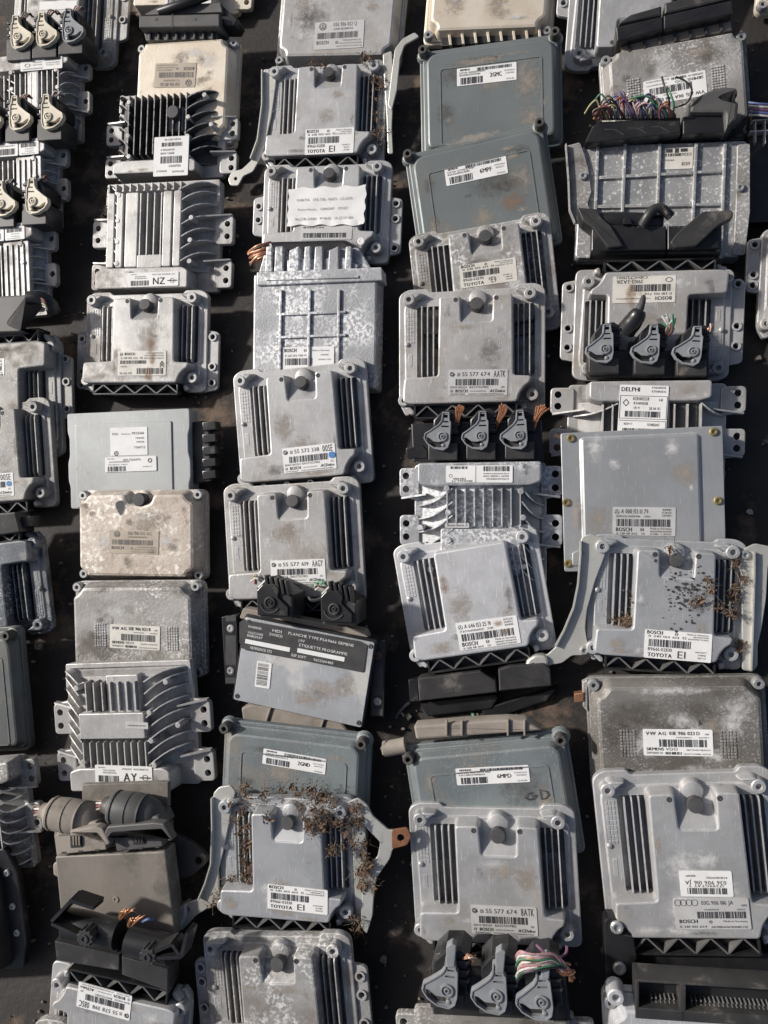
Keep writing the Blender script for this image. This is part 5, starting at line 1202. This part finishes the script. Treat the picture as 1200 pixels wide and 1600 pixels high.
for i, c in enumerate(cols):
    y0 = 1486 + i * 3.0
    U.wire([(806 + rr.uniform(-2, 3), y0 + 14, .038), (814 + rr.uniform(-3, 4), y0 + rr.uniform(-3, 2), .052), (836 + rr.uniform(-4, 6), y0 - 3 + rr.uniform(-3, 3) + (8 - i) * .8, .056), (862 + rr.uniform(-6, 6), 1502 + (i - 7) * 1.6, .050), (884 + rr.uniform(-4, 8), 1512 + rr.uniform(-6, 10), .040)], .0013, c)
for i in range(18): U.wire([(868, 1512 + rr.uniform(-5, 5), .044), (884 + rr.uniform(-4, 4), 1518 + rr.uniform(-7, 7), .042), (894 + rr.uniform(-6, 6), 1524 + rr.uniform(-10, 10), .038)], .0009, 'copper', None, 'copper_strand', 4)
U.wire([(838, 1476, .046), (848, 1486, .05), (858, 1494, .05), (872, 1496, .044), (884, 1490, .04), (886, 1478, .036)], .0016, 'w_purple')
for i in range(10): U.wire([(722 + rr.uniform(-4, 4), 1500, .036), (732 + rr.uniform(-4, 4), 1494 + rr.uniform(-4, 4), .046), (742 + rr.uniform(-4, 4), 1498 + rr.uniform(-6, 6), .042)], .0010, rr.choice(['copper', 'w_white', 'w_orange']), None, 'copper_strand', 4)

# ================================================================== fifth column
U = fin_unit('smooth finned unit upside down at the top edge beside the long black plug', [(880, -92), (1112, -102), (1120, 92), (897, 106)], 'alu', flip=True, right=(-.42, .10, (-.20, -.02)), cap=True)
U = lid_unit('dusty lid unit upside down with a rainbow bundle of cut wires below', [(946, 92), (1160, 52), (1182, 216), (935, 250)], flip=True)
drawn_lid(U, 'alu_grimy', side=.05, vents=[U.L(990, 141, .032), U.L(1122, 121, .032)])
U.sticker((1107, 148), (1010, 166), (1100, 110), .0322, st_vdo('VW AG', '06A 906 023', 41))
o = U.px('plug_hood', [(962, 42), (1036, 25), (1036, 46), (964, 65)], .004, .044, 'black', .002, .001)
o2 = U.px('plug_hood', [(1037, 24), (1143, 0), (1145, 22), (1037, 46)], .004, .044, 'black', .002, .001)
U.px('hood_back', [(968, 34), (985, 22), (1034, 8), (1034, 24), (966, 40)], .002, .040, 'black_dusty', .003, .002, parent=o)
U.px('hood_back', [(1038, 4), (1140, -20), (1142, -2), (1038, 22)], .002, .040, 'black_dusty', .003, .002, parent=o2)
h = U.px('connector_header', [(968, 68), (1140, 28), (1144, 46), (974, 84)], .0, .028, 'tan', .001)
for i in range(7): U.px('header_rib', [(980 + i * 24, 66 - i * 5.6), (984 + i * 24, 65 - i * 5.6), (986 + i * 24, 80 - i * 5.4), (982 + i * 24, 81 - i * 5.4)], .026, .032, 'black_dusty', .0005, parent=h)

U = lid_unit('speckled metal unit with a waffle of raised ribs and a small white sticker', [(905, 228), (1164, 221), (1160, 400), (903, 404)], hz=.024, name='ribbed_control_unit')
W, H = U.W, U.H
mb = MB(); mb.slab(rect(-.5 * W, .5 * W, -.5 * H, .5 * H, .006), 0, .024, .0015, .002); mb.build('case', 'alu_sparkle', U.root)
for px0, px1 in ((934, 927), (977, 969), (1031, 1024), (1088, 1080), (1133, 1126)): U.px('rib', [(px0 - 2, 224), (px0 + 3, 224), (px1 + 3, 404), (px1 - 2, 404)], .023, .0295, 'alu_sparkle', .0012)
for yl, yr in ((277, 266), (322, 318), (362, 360)): U.px('rib', [(930, yl - 2), (1132, yr - 2), (1132, yr + 3), (930, yl + 3)], .023, .0285, 'alu_sparkle', .0012)
U.sticker((1037, 232), (1082, 230), (1038, 265), .0245, lambda p: (p.fill(.05, .28, .05, .22), p.fill(.36, .50, .03, .24), p.fill(.56, .80, .05, .20), p.b(.04, .6, .26, .40, 4, 14), p.t('MCKO', .62, .40, .14, .96), p.tiny(.05, .62, .08, 8, 3, .36), p.tiny(.62, .85, .16, 4, 5, .92)), 'aged')
bracket(U, [(884, 228), (906, 222), (914, 244), (920, 268), (924, 300), (918, 318), (926, 340), (900, 350), (890, 330), (888, 280)], .030, m='alu_grimy', lip=[(884, 228), (888, 280), (890, 330), (898, 350)])
bracket(U, [(1152, 226), (1172, 224), (1172, 330), (1164, 398), (1146, 398), (1150, 320)], .030, m='alu_grimy')
screw(U, *U.L(911, 276, .030), .030, .0055, .004); screw(U, *U.L(1156, 294, .030), .030, .0055, .004)
o = U.px('connector_plug', [(926, 196), (938, 190), (1063, 183), (1064, 208), (936, 222), (914, 222)], .004, .044, 'black', .0015, .001)
o2 = U.px('connector_plug', [(1067, 182), (1132, 175), (1136, 206), (1067, 210)], .004, .044, 'black', .0015, .001)
U.px('cable_hood', [(1078, 176), (1078, 156), (1105, 142), (1130, 134), (1152, 136), (1154, 148), (1128, 152), (1155, 158), (1152, 186), (1134, 204), (1132, 176)], .004, .052, 'grey_cover', .004, .003, parent=o2)
for i in range(3):
    mb = MB(); mb.stroke([U.L(*q, .0445) for q in ((945 + i * 36, 202 - i * 2), (960 + i * 36, 202 - i * 2), (974 + i * 36, 210 - i * 2))], .0012, .0443); mb.build('latch_mark', 'ink', o, 0)
rr = random.Random(17); cl = ['w_white', 'w_black', 'w_orange', 'w_blue', 'w_pink', 'w_purple', 'w_white', 'w_green', 'w_yellow', 'w_blue', 'w_orange', 'w_brown', 'w_grey', 'w_red']
for i in range(42):
    x = 940 + i * 2.8; c = cl[i % len(cl)] if i % 3 else rr.choice(cl)
    lx = x - rr.uniform(-2, 20); ty = 160 + rr.uniform(-8, 10) - 8 * math.sin((x - 940) / 116 * PI)
    U.wire([(x, 187, .036), (x - 1, 178, .052), (lx, ty, .062), (lx - 8 + rr.uniform(-8, 8), ty + 6, .058), (lx - 12 + rr.uniform(-10, 8), ty + 14 + rr.uniform(0, 8), .046)], .0013, c, o)
U.wire([(1044, 186, .040), (1046, 160, .062), (1040, 140, .066), (1034, 120, .060)], .0013, 'w_black', o); U.wire([(1050, 186, .040), (1053, 165, .062), (1047, 145, .066), (1044, 138, .060)], .0014, 'w_green', o); U.wire([(1054, 168, .050), (1074, 160, .056), (1081, 140, .06), (1070, 126, .058), (1056, 120, .056)], .0013, 'w_black', o); U.wire([(1026, 180, .05), (1022, 160, .062), (1008, 150, .066), (985, 154, .062)], .0014, 'w_green', o)
U.wire([(940, 168, .05), (950, 162, .056), (962, 166, .056)], .0013, 'w_yellow', o); U.wire([(929, 181, .046), (938, 172, .056), (952, 168, .058), (964, 178, .05)], .0013, 'w_white', o)

U = fin_unit('finned unit upside down with a drip-stained sticker under wide black hoods', [(901, 421), (1146, 416), (1138, 588), (892, 590)], 'alu2', flip=True, left=(-.40, .40, (-.34, .04, .22)), right=(-.42, .36, (-.34, .04, .22)))
U.sticker((1055, 472), (957, 474), (1056, 430), .0342, lambda p: (p.t('BOSCH', .06, .22, .13, .32, bold=.005), p.tiny(.40, .18, .05, 26, 1, .95), p.t('0 281 012 726', .06, .36, .08, .50), p.b(.08, .72, .42, .68, 3, 36), p.t('39103-2A216', .52, .86, .14, .95), p.t('C3EHC727100J', .45, 1.0, .10, .95), p.ring(.11, .84, .09, .2, 1.4)), 'aged')
for q in ((985, 458, 12, 34, 'rust'), (1108, 440, 12, 12, 'grime'), (1112, 452, 9, 18, 'grime')): stain_px(U, *q[:4], .0353, q[4])
o = U.px('plug_hood', [(925, 350), (1041, 353), (1041, 390), (924, 392)], .004, .040, 'black', .0015, .001)
U.wire([(936, 346, .030), (960, 345, .032), (1000, 346, .032), (1034, 348, .030)], .011, 'black', o, 'hood_barrel', 14)
U.px('hood_wing', [(902, 324), (932, 326), (940, 340), (954, 352), (974, 384), (950, 387), (938, 372), (926, 356), (910, 344)], .012, .046, 'black_dusty', .0015, .002, parent=o)
for i in range(7): U.px('slot', [(986 + i * 8, 353), (991 + i * 8, 353), (991 + i * 8, 355.5), (986 + i * 8, 355.5)], .039, .0404, 'ink', 0, parent=o)
U.px('bump', [(974, 342), (980, 338), (986, 342), (988, 350), (974, 350)], .030, .046, 'black', .001, parent=o)
U.px('foot_rail', [(930, 386), (1040, 388), (1040, 396), (926, 396)], .004, .030, 'black_dusty', .001, parent=o)
o2 = U.px('plug_hood', [(1043, 353), (1122, 350), (1124, 388), (1043, 390)], .004, .040, 'black', .0015, .001)
U.px('hood_arm', [(1047, 379), (1056, 366), (1086, 340), (1098, 330), (1145, 328), (1146, 340), (1122, 352), (1088, 384), (1055, 387)], .036, .050, 'black_dusty', .0015, .003, parent=o2)
U.px('hood_end', [(1118, 352), (1128, 350), (1128, 392), (1120, 392)], .006, .036, 'grey_cover', .001, parent=o2)
for i in range(6): U.px('slot', [(1050 + i * 8, 353), (1055 + i * 8, 353), (1055 + i * 8, 355.5), (1050 + i * 8, 355.5)], .039, .0404, 'ink', 0, parent=o2)
U.px('foot_rail', [(1043, 388), (1124, 386), (1126, 396), (1043, 396)], .004, .030, 'black_dusty', .001, parent=o2)
U.wire([(1004, 352, .042), (1012, 338, .048), (1022, 327, .048), (1034, 326, .046), (1048, 338, .040)], .0062, 'black_dusty', o, 'cable_sleeve', 12)
for i in range(4): U.wire([(1036 + i * 2, 322 + i * 4, .052), (1041 + i * 2, 328 + i * 4, .050)], .0022, ['black_dusty', 'w_brown', 'w_grey', 'black_dusty'][i], o)

U = sink_unit('dusty heat-sink unit with a tall white sticker and three grey plug levers', [(888, 598), (1136, 602), (1132, 765), (884, 768)], 'alu2', flip=True, bandx=(-.38, .37), ribs=[(-.32, -.16, -.30, .40, 3), (.16, .28, -.30, .40, 3)], side=3, slant=.10, posts=False, panels=[(-.13, .13, -.33, .40, .036)])
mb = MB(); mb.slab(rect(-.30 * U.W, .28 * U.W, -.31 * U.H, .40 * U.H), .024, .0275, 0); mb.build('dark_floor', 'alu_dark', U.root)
def d(p):
    p.t('DELPHI', .03, .12, .08, .42, bold=.004); p.tiny(.66, .06, .04, 10, 3, .95); p.tiny(.66, .13, .04, 10, 4, .95); p.line([(.02, .20), (.98, .20), (.98, .62), (.02, .62)], .008, True); p.line([(.02, .66), (.98, .66), (.98, 1.1), (.02, 1.1)], .008); p.line([(.08, .33), (.14, .27), (.20, .33), (.14, .39)], .012, True)
    p.t('82R1012128', .28, .28, .06, .62); p.t('R0410012B', .30, .36, .05, .60); p.t('H1', .82, .29, .05); p.t('CRS W', .30, .44, .04, .44); p.t('28 06 02', .62, .45, .05, .86); p.b(.13, .86, .48, .59, 6, 30); p.tiny(.12, .74, .04, 8, 2, .3); p.tiny(.6, .75, .05, 10, 7, .86); p.b(.10, .80, .80, .94, 9, 28)
U.sticker((968, 601), (1044, 603), (965, 685), .0385, d)
U.px('connector_header', [(918, 545), (1108, 548), (1108, 592), (918, 590)], .004, .024, 'black', .002, .002)
for k, (hx, hy) in enumerate([(945.5, 545), (1017, 546.5), (1083, 549)]):
    o, tr = lever_plug(U, (hx, hy), PI + R(2 - k * 3), .048, [(hx - 26, hy + 14), (hx + 22, hy + 14), (hx + 22, hy + 38), (hx - 26, hy + 38)], 'grey_lever', .98)
    rr = random.Random(k + 70)
    if k == 1:
        for i in range(12): U.wire([(hx + 22, hy - 18, .034), (hx + 30 + rr.uniform(-6, 6), hy - 34 + rr.uniform(-4, 4), .046), (hx + 26 + rr.uniform(-10, 14), hy - 50 + rr.uniform(-6, 8), .044)], .0013, rr.choice(['w_white', 'w_green', 'w_red', 'copper', 'w_white']), o)
    if k == 0:
        U.wire([(978, 516, .030), (988, 504, .038), (996, 492, .044), (1000, 484, .046)], [.0125, .0125, .012, .012, .012, .0115, .011, .011, .0105, .010, .009, .008, .006], 'black', o, 'cable_sleeve', 12)
        U.wire([(998, 486, .046), (1003, 474, .046), (1006, 462, .042)], [.0055, .005, .005, .0045, .004, .004, .0035, .003, .002], 'cap', o, 'sleeve_tip', 8)
    if k == 2:
        for i in range(6): U.wire([(hx + 22, hy - 20, .034), (hx + 26 + rr.uniform(-3, 3), hy - 34, .042), (hx + 30 + rr.uniform(-5, 5), hy - 40 + rr.uniform(-4, 4), .040)], .0012, rr.choice(['w_white', 'w_grey', 'copper']), o)

U = lid_unit('large flat silver unit with six brass screws and a star-marked sticker', [(881, 673), (1134, 669), (1130, 886), (877, 897)], hz=.026, name='flat_lid_control_unit')
W, H = U.W, U.H
mb = MB(); mb.slab(rect(-.49 * W, .49 * W, -.49 * H, .49 * H, .003), 0, .023, .001); mb.build('base_tray', 'steel', U.root)
mb = MB(); mb.slab(rect(-.5 * W, .5 * W, -.5 * H, .5 * H, .003), .023, .0262, .0008); mb.build('lid', 'steel', U.root)
mb = MB(); mb.slab(rounded([(-.375 * W, -.48 * H), (.355 * W, -.48 * H), (.355 * W, .455 * H), (-.375 * W, .455 * H)], .005), .0262, .0300, .0030, .0015); mb.build('lid_panel', 'steel', U.root)
for x, y in ((-.435, .46), (.445, .46), (-.475, .0), (.46, -.02), (-.475, -.44), (.47, -.46)): screw(U, x * W, y * H, .0260, .0052, .0030, 'brass')
U.px('bracket_slot', [(894, 864), (908, 858), (908, 884), (894, 884)], .026, .0285, 'steel', .001, .002)
U.sticker((957, 792), (1055, 793), (958, 836), .0302, st_star('A 000 153 13 79', 68), 'foil')
for q in ((935, 812, 26, 30, 'dust'), (1070, 740, 28, 30, 'dust'), (1050, 700, 16, 24, 'white'), (930, 700, 20, 34, 'white'), (1080, 762, 6, 9, 'white'), (960, 725, 14, 14, 'white'), (900, 800, 12, 40, 'dust')): stain_px(U, *q[:4], .0302, q[4])

U = fin_unit('finned unit in a long bent bracket, leaves and black specks on its cover', [(922, 840), (1164, 850), (1162, 1048), (914, 1030)], 'alu_blue', lift=.008)
U.sticker((1009, 983), (1114, 991), (1005, 1027), .0342, st_fleet('E1', 73))
bracket(U, [(908, 840), (922, 834), (948, 842), (950, 854), (945, 868), (930, 907), (917, 953), (914, 982), (917, 1001), (925, 1014), (924, 1021), (907, 1024), (894, 1024), (878, 1036), (859, 1039), (849, 1053), (838, 1055), (821, 1044), (823, 1032), (836, 1023), (855, 1023), (868, 1011), (881, 985), (896, 949), (903, 914), (907, 865)], .0175, [(832, 1042, .004)], lip=[(907, 845), (907, 865), (903, 914), (896, 949), (881, 985), (868, 1009)])
bracket(U, [(1150, 868), (1167, 855), (1180, 849), (1200, 853), (1225, 858), (1225, 876), (1200, 884), (1197, 936), (1190, 982), (1184, 1008), (1184, 1040), (1176, 1050), (1160, 1047), (1160, 995), (1158, 897)], .0175, lip=[(1177, 862), (1177, 897), (1174, 995), (1172, 1046)])
U.px('bracket_foot', [(820, 1044), (823, 1031), (836, 1023), (853, 1024), (858, 1034), (850, 1051), (839, 1056)], .006, .0235, 'zinc', .003, .004, holes=[(833, 1041, .0042)]); screw(U, *U.L(940, 849, .0175), .0175, .0055, .004); screw(U, *U.L(913, 1016, .0175), .0175, .0055, .004); screw(U, *U.L(1164, 867, .0175), .0175, .0055, .004)
TOY3 = U

U = lid_unit('oily brown unit with white corrosion in its corner and two pin grids', [(918, 1056), (1198, 1056), (1202, 1242), (920, 1240)])
drawn_lid(U, 'alu_brown', vents=[U.L(981, 1161, .032), U.L(1138, 1163, .032)], side=.05)
U.sticker((1005, 1139), (1114, 1140), (1005, 1180), .0322, st_vdo('VW AG', '03E 906 023 D', 42))
for q in ((1150, 1110, 36, 34, 'white'), (1165, 1095, 24, 24, 'white'), (1050, 1080, 90, 9, 'white'), (1000, 1110, 60, 26, 'grime'), (1090, 1115, 50, 24, 'grime'), (960, 1140, 26, 40, 'grime')): stain_px(U, *q[:4], .0324, q[4])
U.px('side_clip', [(897, 1084), (912, 1082), (912, 1096), (898, 1098)], .004, .016, 'copper', .001)
U.px('side_latch', [(910, 1066), (918, 1062), (918, 1112), (911, 1104)], .002, .014, 'alu_grimy', .001)

U = fin_unit('largest finned unit, bottom right, four linked rings printed on its sticker', [(930, 1212), (1218, 1206), (1226, 1468), (945, 1468)], 'alu')
def d(p): p.b(.12, .88, .10, .34, 5, 26); p.t('036 906 016 JA', .12, .62, .15, .92); p.t('17299GT4T T', .18, .47, .10, .86); p.tiny(.1, .78, .08, 12, 3, .5); p.tiny(.7, .85, .08, 6, 2, .9)
U.sticker((1144, 1401), (1062, 1400), (1145, 1361), .0342, lambda p: d(p))
U.sticker((1052, 1404), (1169, 1403), (1057, 1452), .0348, st_rings, 'foil')
o = U.px('lock_bracket', [(943, 1440), (948, 1434), (968, 1436), (990, 1458), (996, 1496), (992, 1534), (946, 1530)], .014, .034, 'black', .002, .003)
screw(U, *U.L(964, 1448, .034), .034, .0075, .004, 'screw', 'screw', o); screw(U, *U.L(968, 1512, .034), .034, .0075, .004, 'screw', 'screw', o)
U.px('header_cover', [(994, 1488), (1200, 1490), (1230, 1492), (1230, 1534), (996, 1524)], .0, .018, 'black', .003, .002)

U = lid_unit('pale unit with an open black pin socket cut off at the bottom right', [(946, 1542), (1236, 1568), (1236, 1800), (944, 1775)], flip=True, lift=.004)
drawn_lid(U, 'alu_bright', side=.05)
o = U.px('pin_socket', [(996, 1534), (1236, 1550), (1236, 1606), (996, 1590)], .006, .016, 'black', .0)
for nm, q in (('socket_wall', [(994, 1530), (1236, 1546), (1236, 1550), (994, 1535)]), ('socket_wall', [(994, 1574), (1236, 1590), (1236, 1608), (994, 1592)]), ('socket_wall', [(1062, 1536), (1072, 1537), (1072, 1596), (1062, 1595)]), ('socket_wall', [(993, 1530), (999, 1530), (999, 1592), (993, 1592)])):
    U.px(nm, q, .006, .036, 'black_dusty', .0015, parent=o)
mb = MB()
for r_ in range(2):
    for i in range(30):
        x = 1018 + i * 7
        if 1058 < x < 1078: continue
        a, b = U.L(x, 1558 + (x - 1018) * .065 + r_ * 7, .024); mb.box(a - .0006, a + .0006, b - .0006, b + .0006, .015, .026, .0002)
mb.build('contact_pin', 'screw', o)['kind'] = 'stuff'
boss(U, *U.L(962, 1556, .03), .012, .009, .004, .022, 'alu_bright', 'corner_post')

# ================================================================== right edge
U = lid_unit('cream corner of a unit at the top right edge of the frame', [(1187, -120), (1390, -125), (1395, 18), (1188, 22)]); drawn_lid(U, 'alu_cream')
U = lid_unit('dark unit with white-edged socket and blue wires at the right edge', [(1160, 172), (1380, 165), (1385, 345), (1172, 352)], name='plastic_control_unit')
mb = MB(); mb.slab(rect(-.5 * U.W, .5 * U.W, -.5 * U.H, .5 * U.H, .004), 0, .018, .002); mb.build('case', 'black', U.root)
fr = MB()
for pts in ([(1181, 190), (1181, 222)], [(1196, 188), (1196, 224)], [(1172, 205), (1212, 203)], [(1176, 188), (1212, 185)]):
    a, b = [U.L(*q, .030) for q in pts]; fr.blade(a, b, .016, .030, .030, .0016)
fr.build('socket_rim', 'alu2', U.root)
for i, c in enumerate(['w_blue', 'w_white', 'w_purple', 'w_blue', 'w_white']): U.wire([(1170, 160 + i * 5, .030), (1186, 162 + i * 4.5, .036), (1214, 163 + i * 5, .034)], .0014, c)
U = fin_unit('finned unit with pierced lugs showing only its left rim at the right edge', [(1186, 362), (1440, 356), (1440, 530), (1186, 528)], 'alu2', left=(-.08, .46, (.38, .10, -.0)))

# ================================================================== dry leaves and grass caught on the bracketed units
def litter(U, spots, seed, label):
    rr = random.Random(seed); mb = MB(); tb = MB()
    for (px_, py_, sx, sy, n, h) in spots:
        for cl_ in range(max(1, n // 9)):                       # little heaps rather than an even scatter
            hx, hy = px_ + rr.gauss(0, sx), py_ + rr.gauss(0, sy)
            for i in range(rr.randint(3, 7)):
                a, b = U.L(hx + rr.gauss(0, 2.6), hy + rr.gauss(0, 3.0), h); z = h + rr.uniform(0, .007)
                t = rr.uniform(0, 6.28); ln = rr.choice((.003, .004, .006, .009)) * rr.uniform(.8, 1.2); wd = ln * rr.uniform(.3, .6); c, s_ = math.cos(t), math.sin(t); cu = ln * rr.uniform(.03, .2)
                k = len(mb.v); NS = 4
                for q in range(NS + 1):
                    u = -1 + 2 * q / NS; w = math.sqrt(max(0, 1 - u * u * .9)) * rr.uniform(.6, 1.1)
                    for v, dz in ((-w, cu), (0, 0), (w, cu * rr.uniform(.2, 1.2))):
                        mb.v.append((a + ln / 2 * u * c - wd / 2 * v * s_, b + ln / 2 * u * s_ + wd / 2 * v * c, z + dz + cu * u * u * .6))
                for q in range(NS):
                    for e in range(2): j = k + q * 3 + e; mb.f.append((j, j + 1, j + 4, j + 3))
            for i in range(26):                                 # soil crumbs
                a, b = U.L(hx + rr.gauss(0, 5), hy + rr.gauss(0, 6), h); r_ = rr.choice((.0004, .0006, .0009, .0014)); z = h + rr.uniform(-.001, .001); k = len(mb.v)
                for d_ in ((1, 0, 0), (0, 1, 0), (-1, 0, 0), (0, -1, 0), (0, 0, 1), (0, 0, -1)): mb.v.append((a + d_[0] * r_ * rr.uniform(.7, 1.3), b + d_[1] * r_ * rr.uniform(.7, 1.3), z + d_[2] * r_))
                for q in range(4): mb.f.append((k + q, k + (q + 1) % 4, k + 4)); mb.f.append((k + (q + 1) % 4, k + q, k + 5))
            for i in range(rr.randint(4, 8)):                  # fine curled fibres
                a, b = U.L(hx + rr.gauss(0, 4), hy + rr.gauss(0, 5), h); t = rr.uniform(0, 6.28); ln = rr.uniform(.004, .016); z = h + rr.uniform(.0005, .006); tw = rr.uniform(-.7, .7); p = [(a, b, z)]
                for q in range(4):
                    t += tw * .35; a += ln / 4 * math.cos(t); b += ln / 4 * math.sin(t); p.append((a, b, z + rr.uniform(-.001, .0015)))
                tb.tube(p, rr.choice((.00016, .00022, .00032)), 3, False)
    o = mb.build('leaf_litter', 'leaf', None, 40); o.matrix_world = U.m; o['kind'] = 'stuff'; o['label'] = label; o['category'] = 'leaves'
    q = tb.build('twig', 'twig', o, 0); q['kind'] = 'stuff'
litter(TOY1, [(585, 120, 8, 12, 50, .016), (588, 165, 7, 22, 60, .016), (572, 95, 14, 4, 30, .022), (590, 210, 6, 12, 30, .016), (500, 100, 16, 4, 16, .022), (520, 112, 8, 6, 10, .03)], 4, 'dry grass and leaf crumbs along the right fins of the upper bracketed unit')
litter(TOY2, [(556, 1300, 7, 22, 60, .020), (572, 1340, 6, 30, 60, .020), (440, 1240, 30, 5, 40, .018), (520, 1262, 14, 8, 50, .028), (388, 1320, 8, 34, 60, .020), (386, 1300, 9, 26, 70, .018), (388, 1345, 10, 22, 60, .018), (345, 1400, 10, 14, 50, .016), (480, 1235, 22, 6, 60, .018), (485, 1285, 14, 8, 80, .034), (535, 1315, 12, 12, 60, .030), (560, 1390, 6, 40, 60, .018), (500, 1255, 20, 8, 30, .026), (385, 1242, 10, 8, 24, .018), (450, 1350, 40, 30, 10, .0345), (556, 1445, 6, 6, 24, .016)], 6, 'brown dry leaves heaped over the lower bracketed unit with the rusty tab')
litter(TOY3, [(1085, 930, 18, 16, 20, .0345), (1100, 900, 14, 10, 16, .0345), (990, 955, 6, 14, 40, .024), (1154, 900, 6, 30, 30, .020), (988, 965, 8, 16, 50, .020), (1112, 915, 8, 10, 16, .0345), (1062, 960, 16, 16, 9, .0345), (1050, 860, 16, 6, 24, .030), (1150, 940, 6, 40, 40, .020), (972, 960, 14, 40, 24, .016), (1128, 935, 8, 14, 12, .0345), (1158, 1010, 6, 14, 20, .018)], 7, 'small leaves and twigs on the right-hand bracketed unit')
# black tar-like specks on the same cover
rr = random.Random(12); mb = MB()
for i in range(130):
    a, b = TOY3.L(1068 + rr.gauss(0, 16) + (i % 5), 930 + rr.gauss(0, 26), .034); r_ = rr.choice((.0004, .0007, .0010, .0016))
    mb.slab([(a + r_ * rr.uniform(.6, 1.4) * math.cos(k * 1.047), b + r_ * rr.uniform(.5, 1.3) * math.sin(k * 1.047)) for k in range(6)], .0338, .0343 + r_ * .3, 0)
for i in range(9):
    a, b = TOY3.L(1060 + i * 5 + rr.gauss(0, 3), 918 - i * .6 + rr.gauss(0, 5), .034); r_ = rr.uniform(.002, .004)
    mb.slab([(a + r_ * rr.uniform(.5, 1.5) * math.cos(k * .785), b + r_ * rr.uniform(.3, .9) * math.sin(k * .785)) for k in range(8)], .0338, .0346, 0)
o = mb.build('tar_speck', 'ink', TOY3.root); o['kind'] = 'stuff'

# ================================================================== loose scraps in the gaps
rr = random.Random(77)
for i, (px_, py_) in enumerate([(1150, 620), (1172, 800), (640, 1120), (60, 1010), (96, 845), (330, 1010), (90, 1545), (600, 1500), (645, 1350), (1185, 560)]):
    d = ray(px_, py_); P = CAMPOS + d * ((0.0 - CAM_Z) / d.z); mb = MB(); r_ = rr.uniform(.0028, .0055)
    mb.slab([(r_ * rr.uniform(.6, 1.3) * math.cos(k * .898), r_ * rr.uniform(.4, 1.2) * math.sin(k * .898)) for k in range(7)], -.004, r_ * .5, r_ * .2)
    o = mb.build('broken_scrap', rr.choice(['grit', 'black_dusty', 'alu_grimy']), None); o.location = (P.x, P.y, 0); o.rotation_euler = (0, 0, rr.uniform(0, 6))
    o['label'] = ['small scrap on the ground right of the flat silver unit', 'tiny crumb on the ground below the right edge of the flat silver unit', 'small scrap on the ground left of the tan hood of the 6MPD unit', 'pale crumb on brown dust left of the AY unit', 'pale crumb beside the tan mottled unit', 'crumb on the ground between the speckled unit and the framed plate', 'crumb on the bare ground at the lower left', 'crumb left of the tall grey levers at the bottom', 'crumb right of the rusty tab', 'crumb right of the upside-down stained-sticker unit'][i]
    o['category'] = 'scrap'; o['group'] = 'loose scraps on the ground'
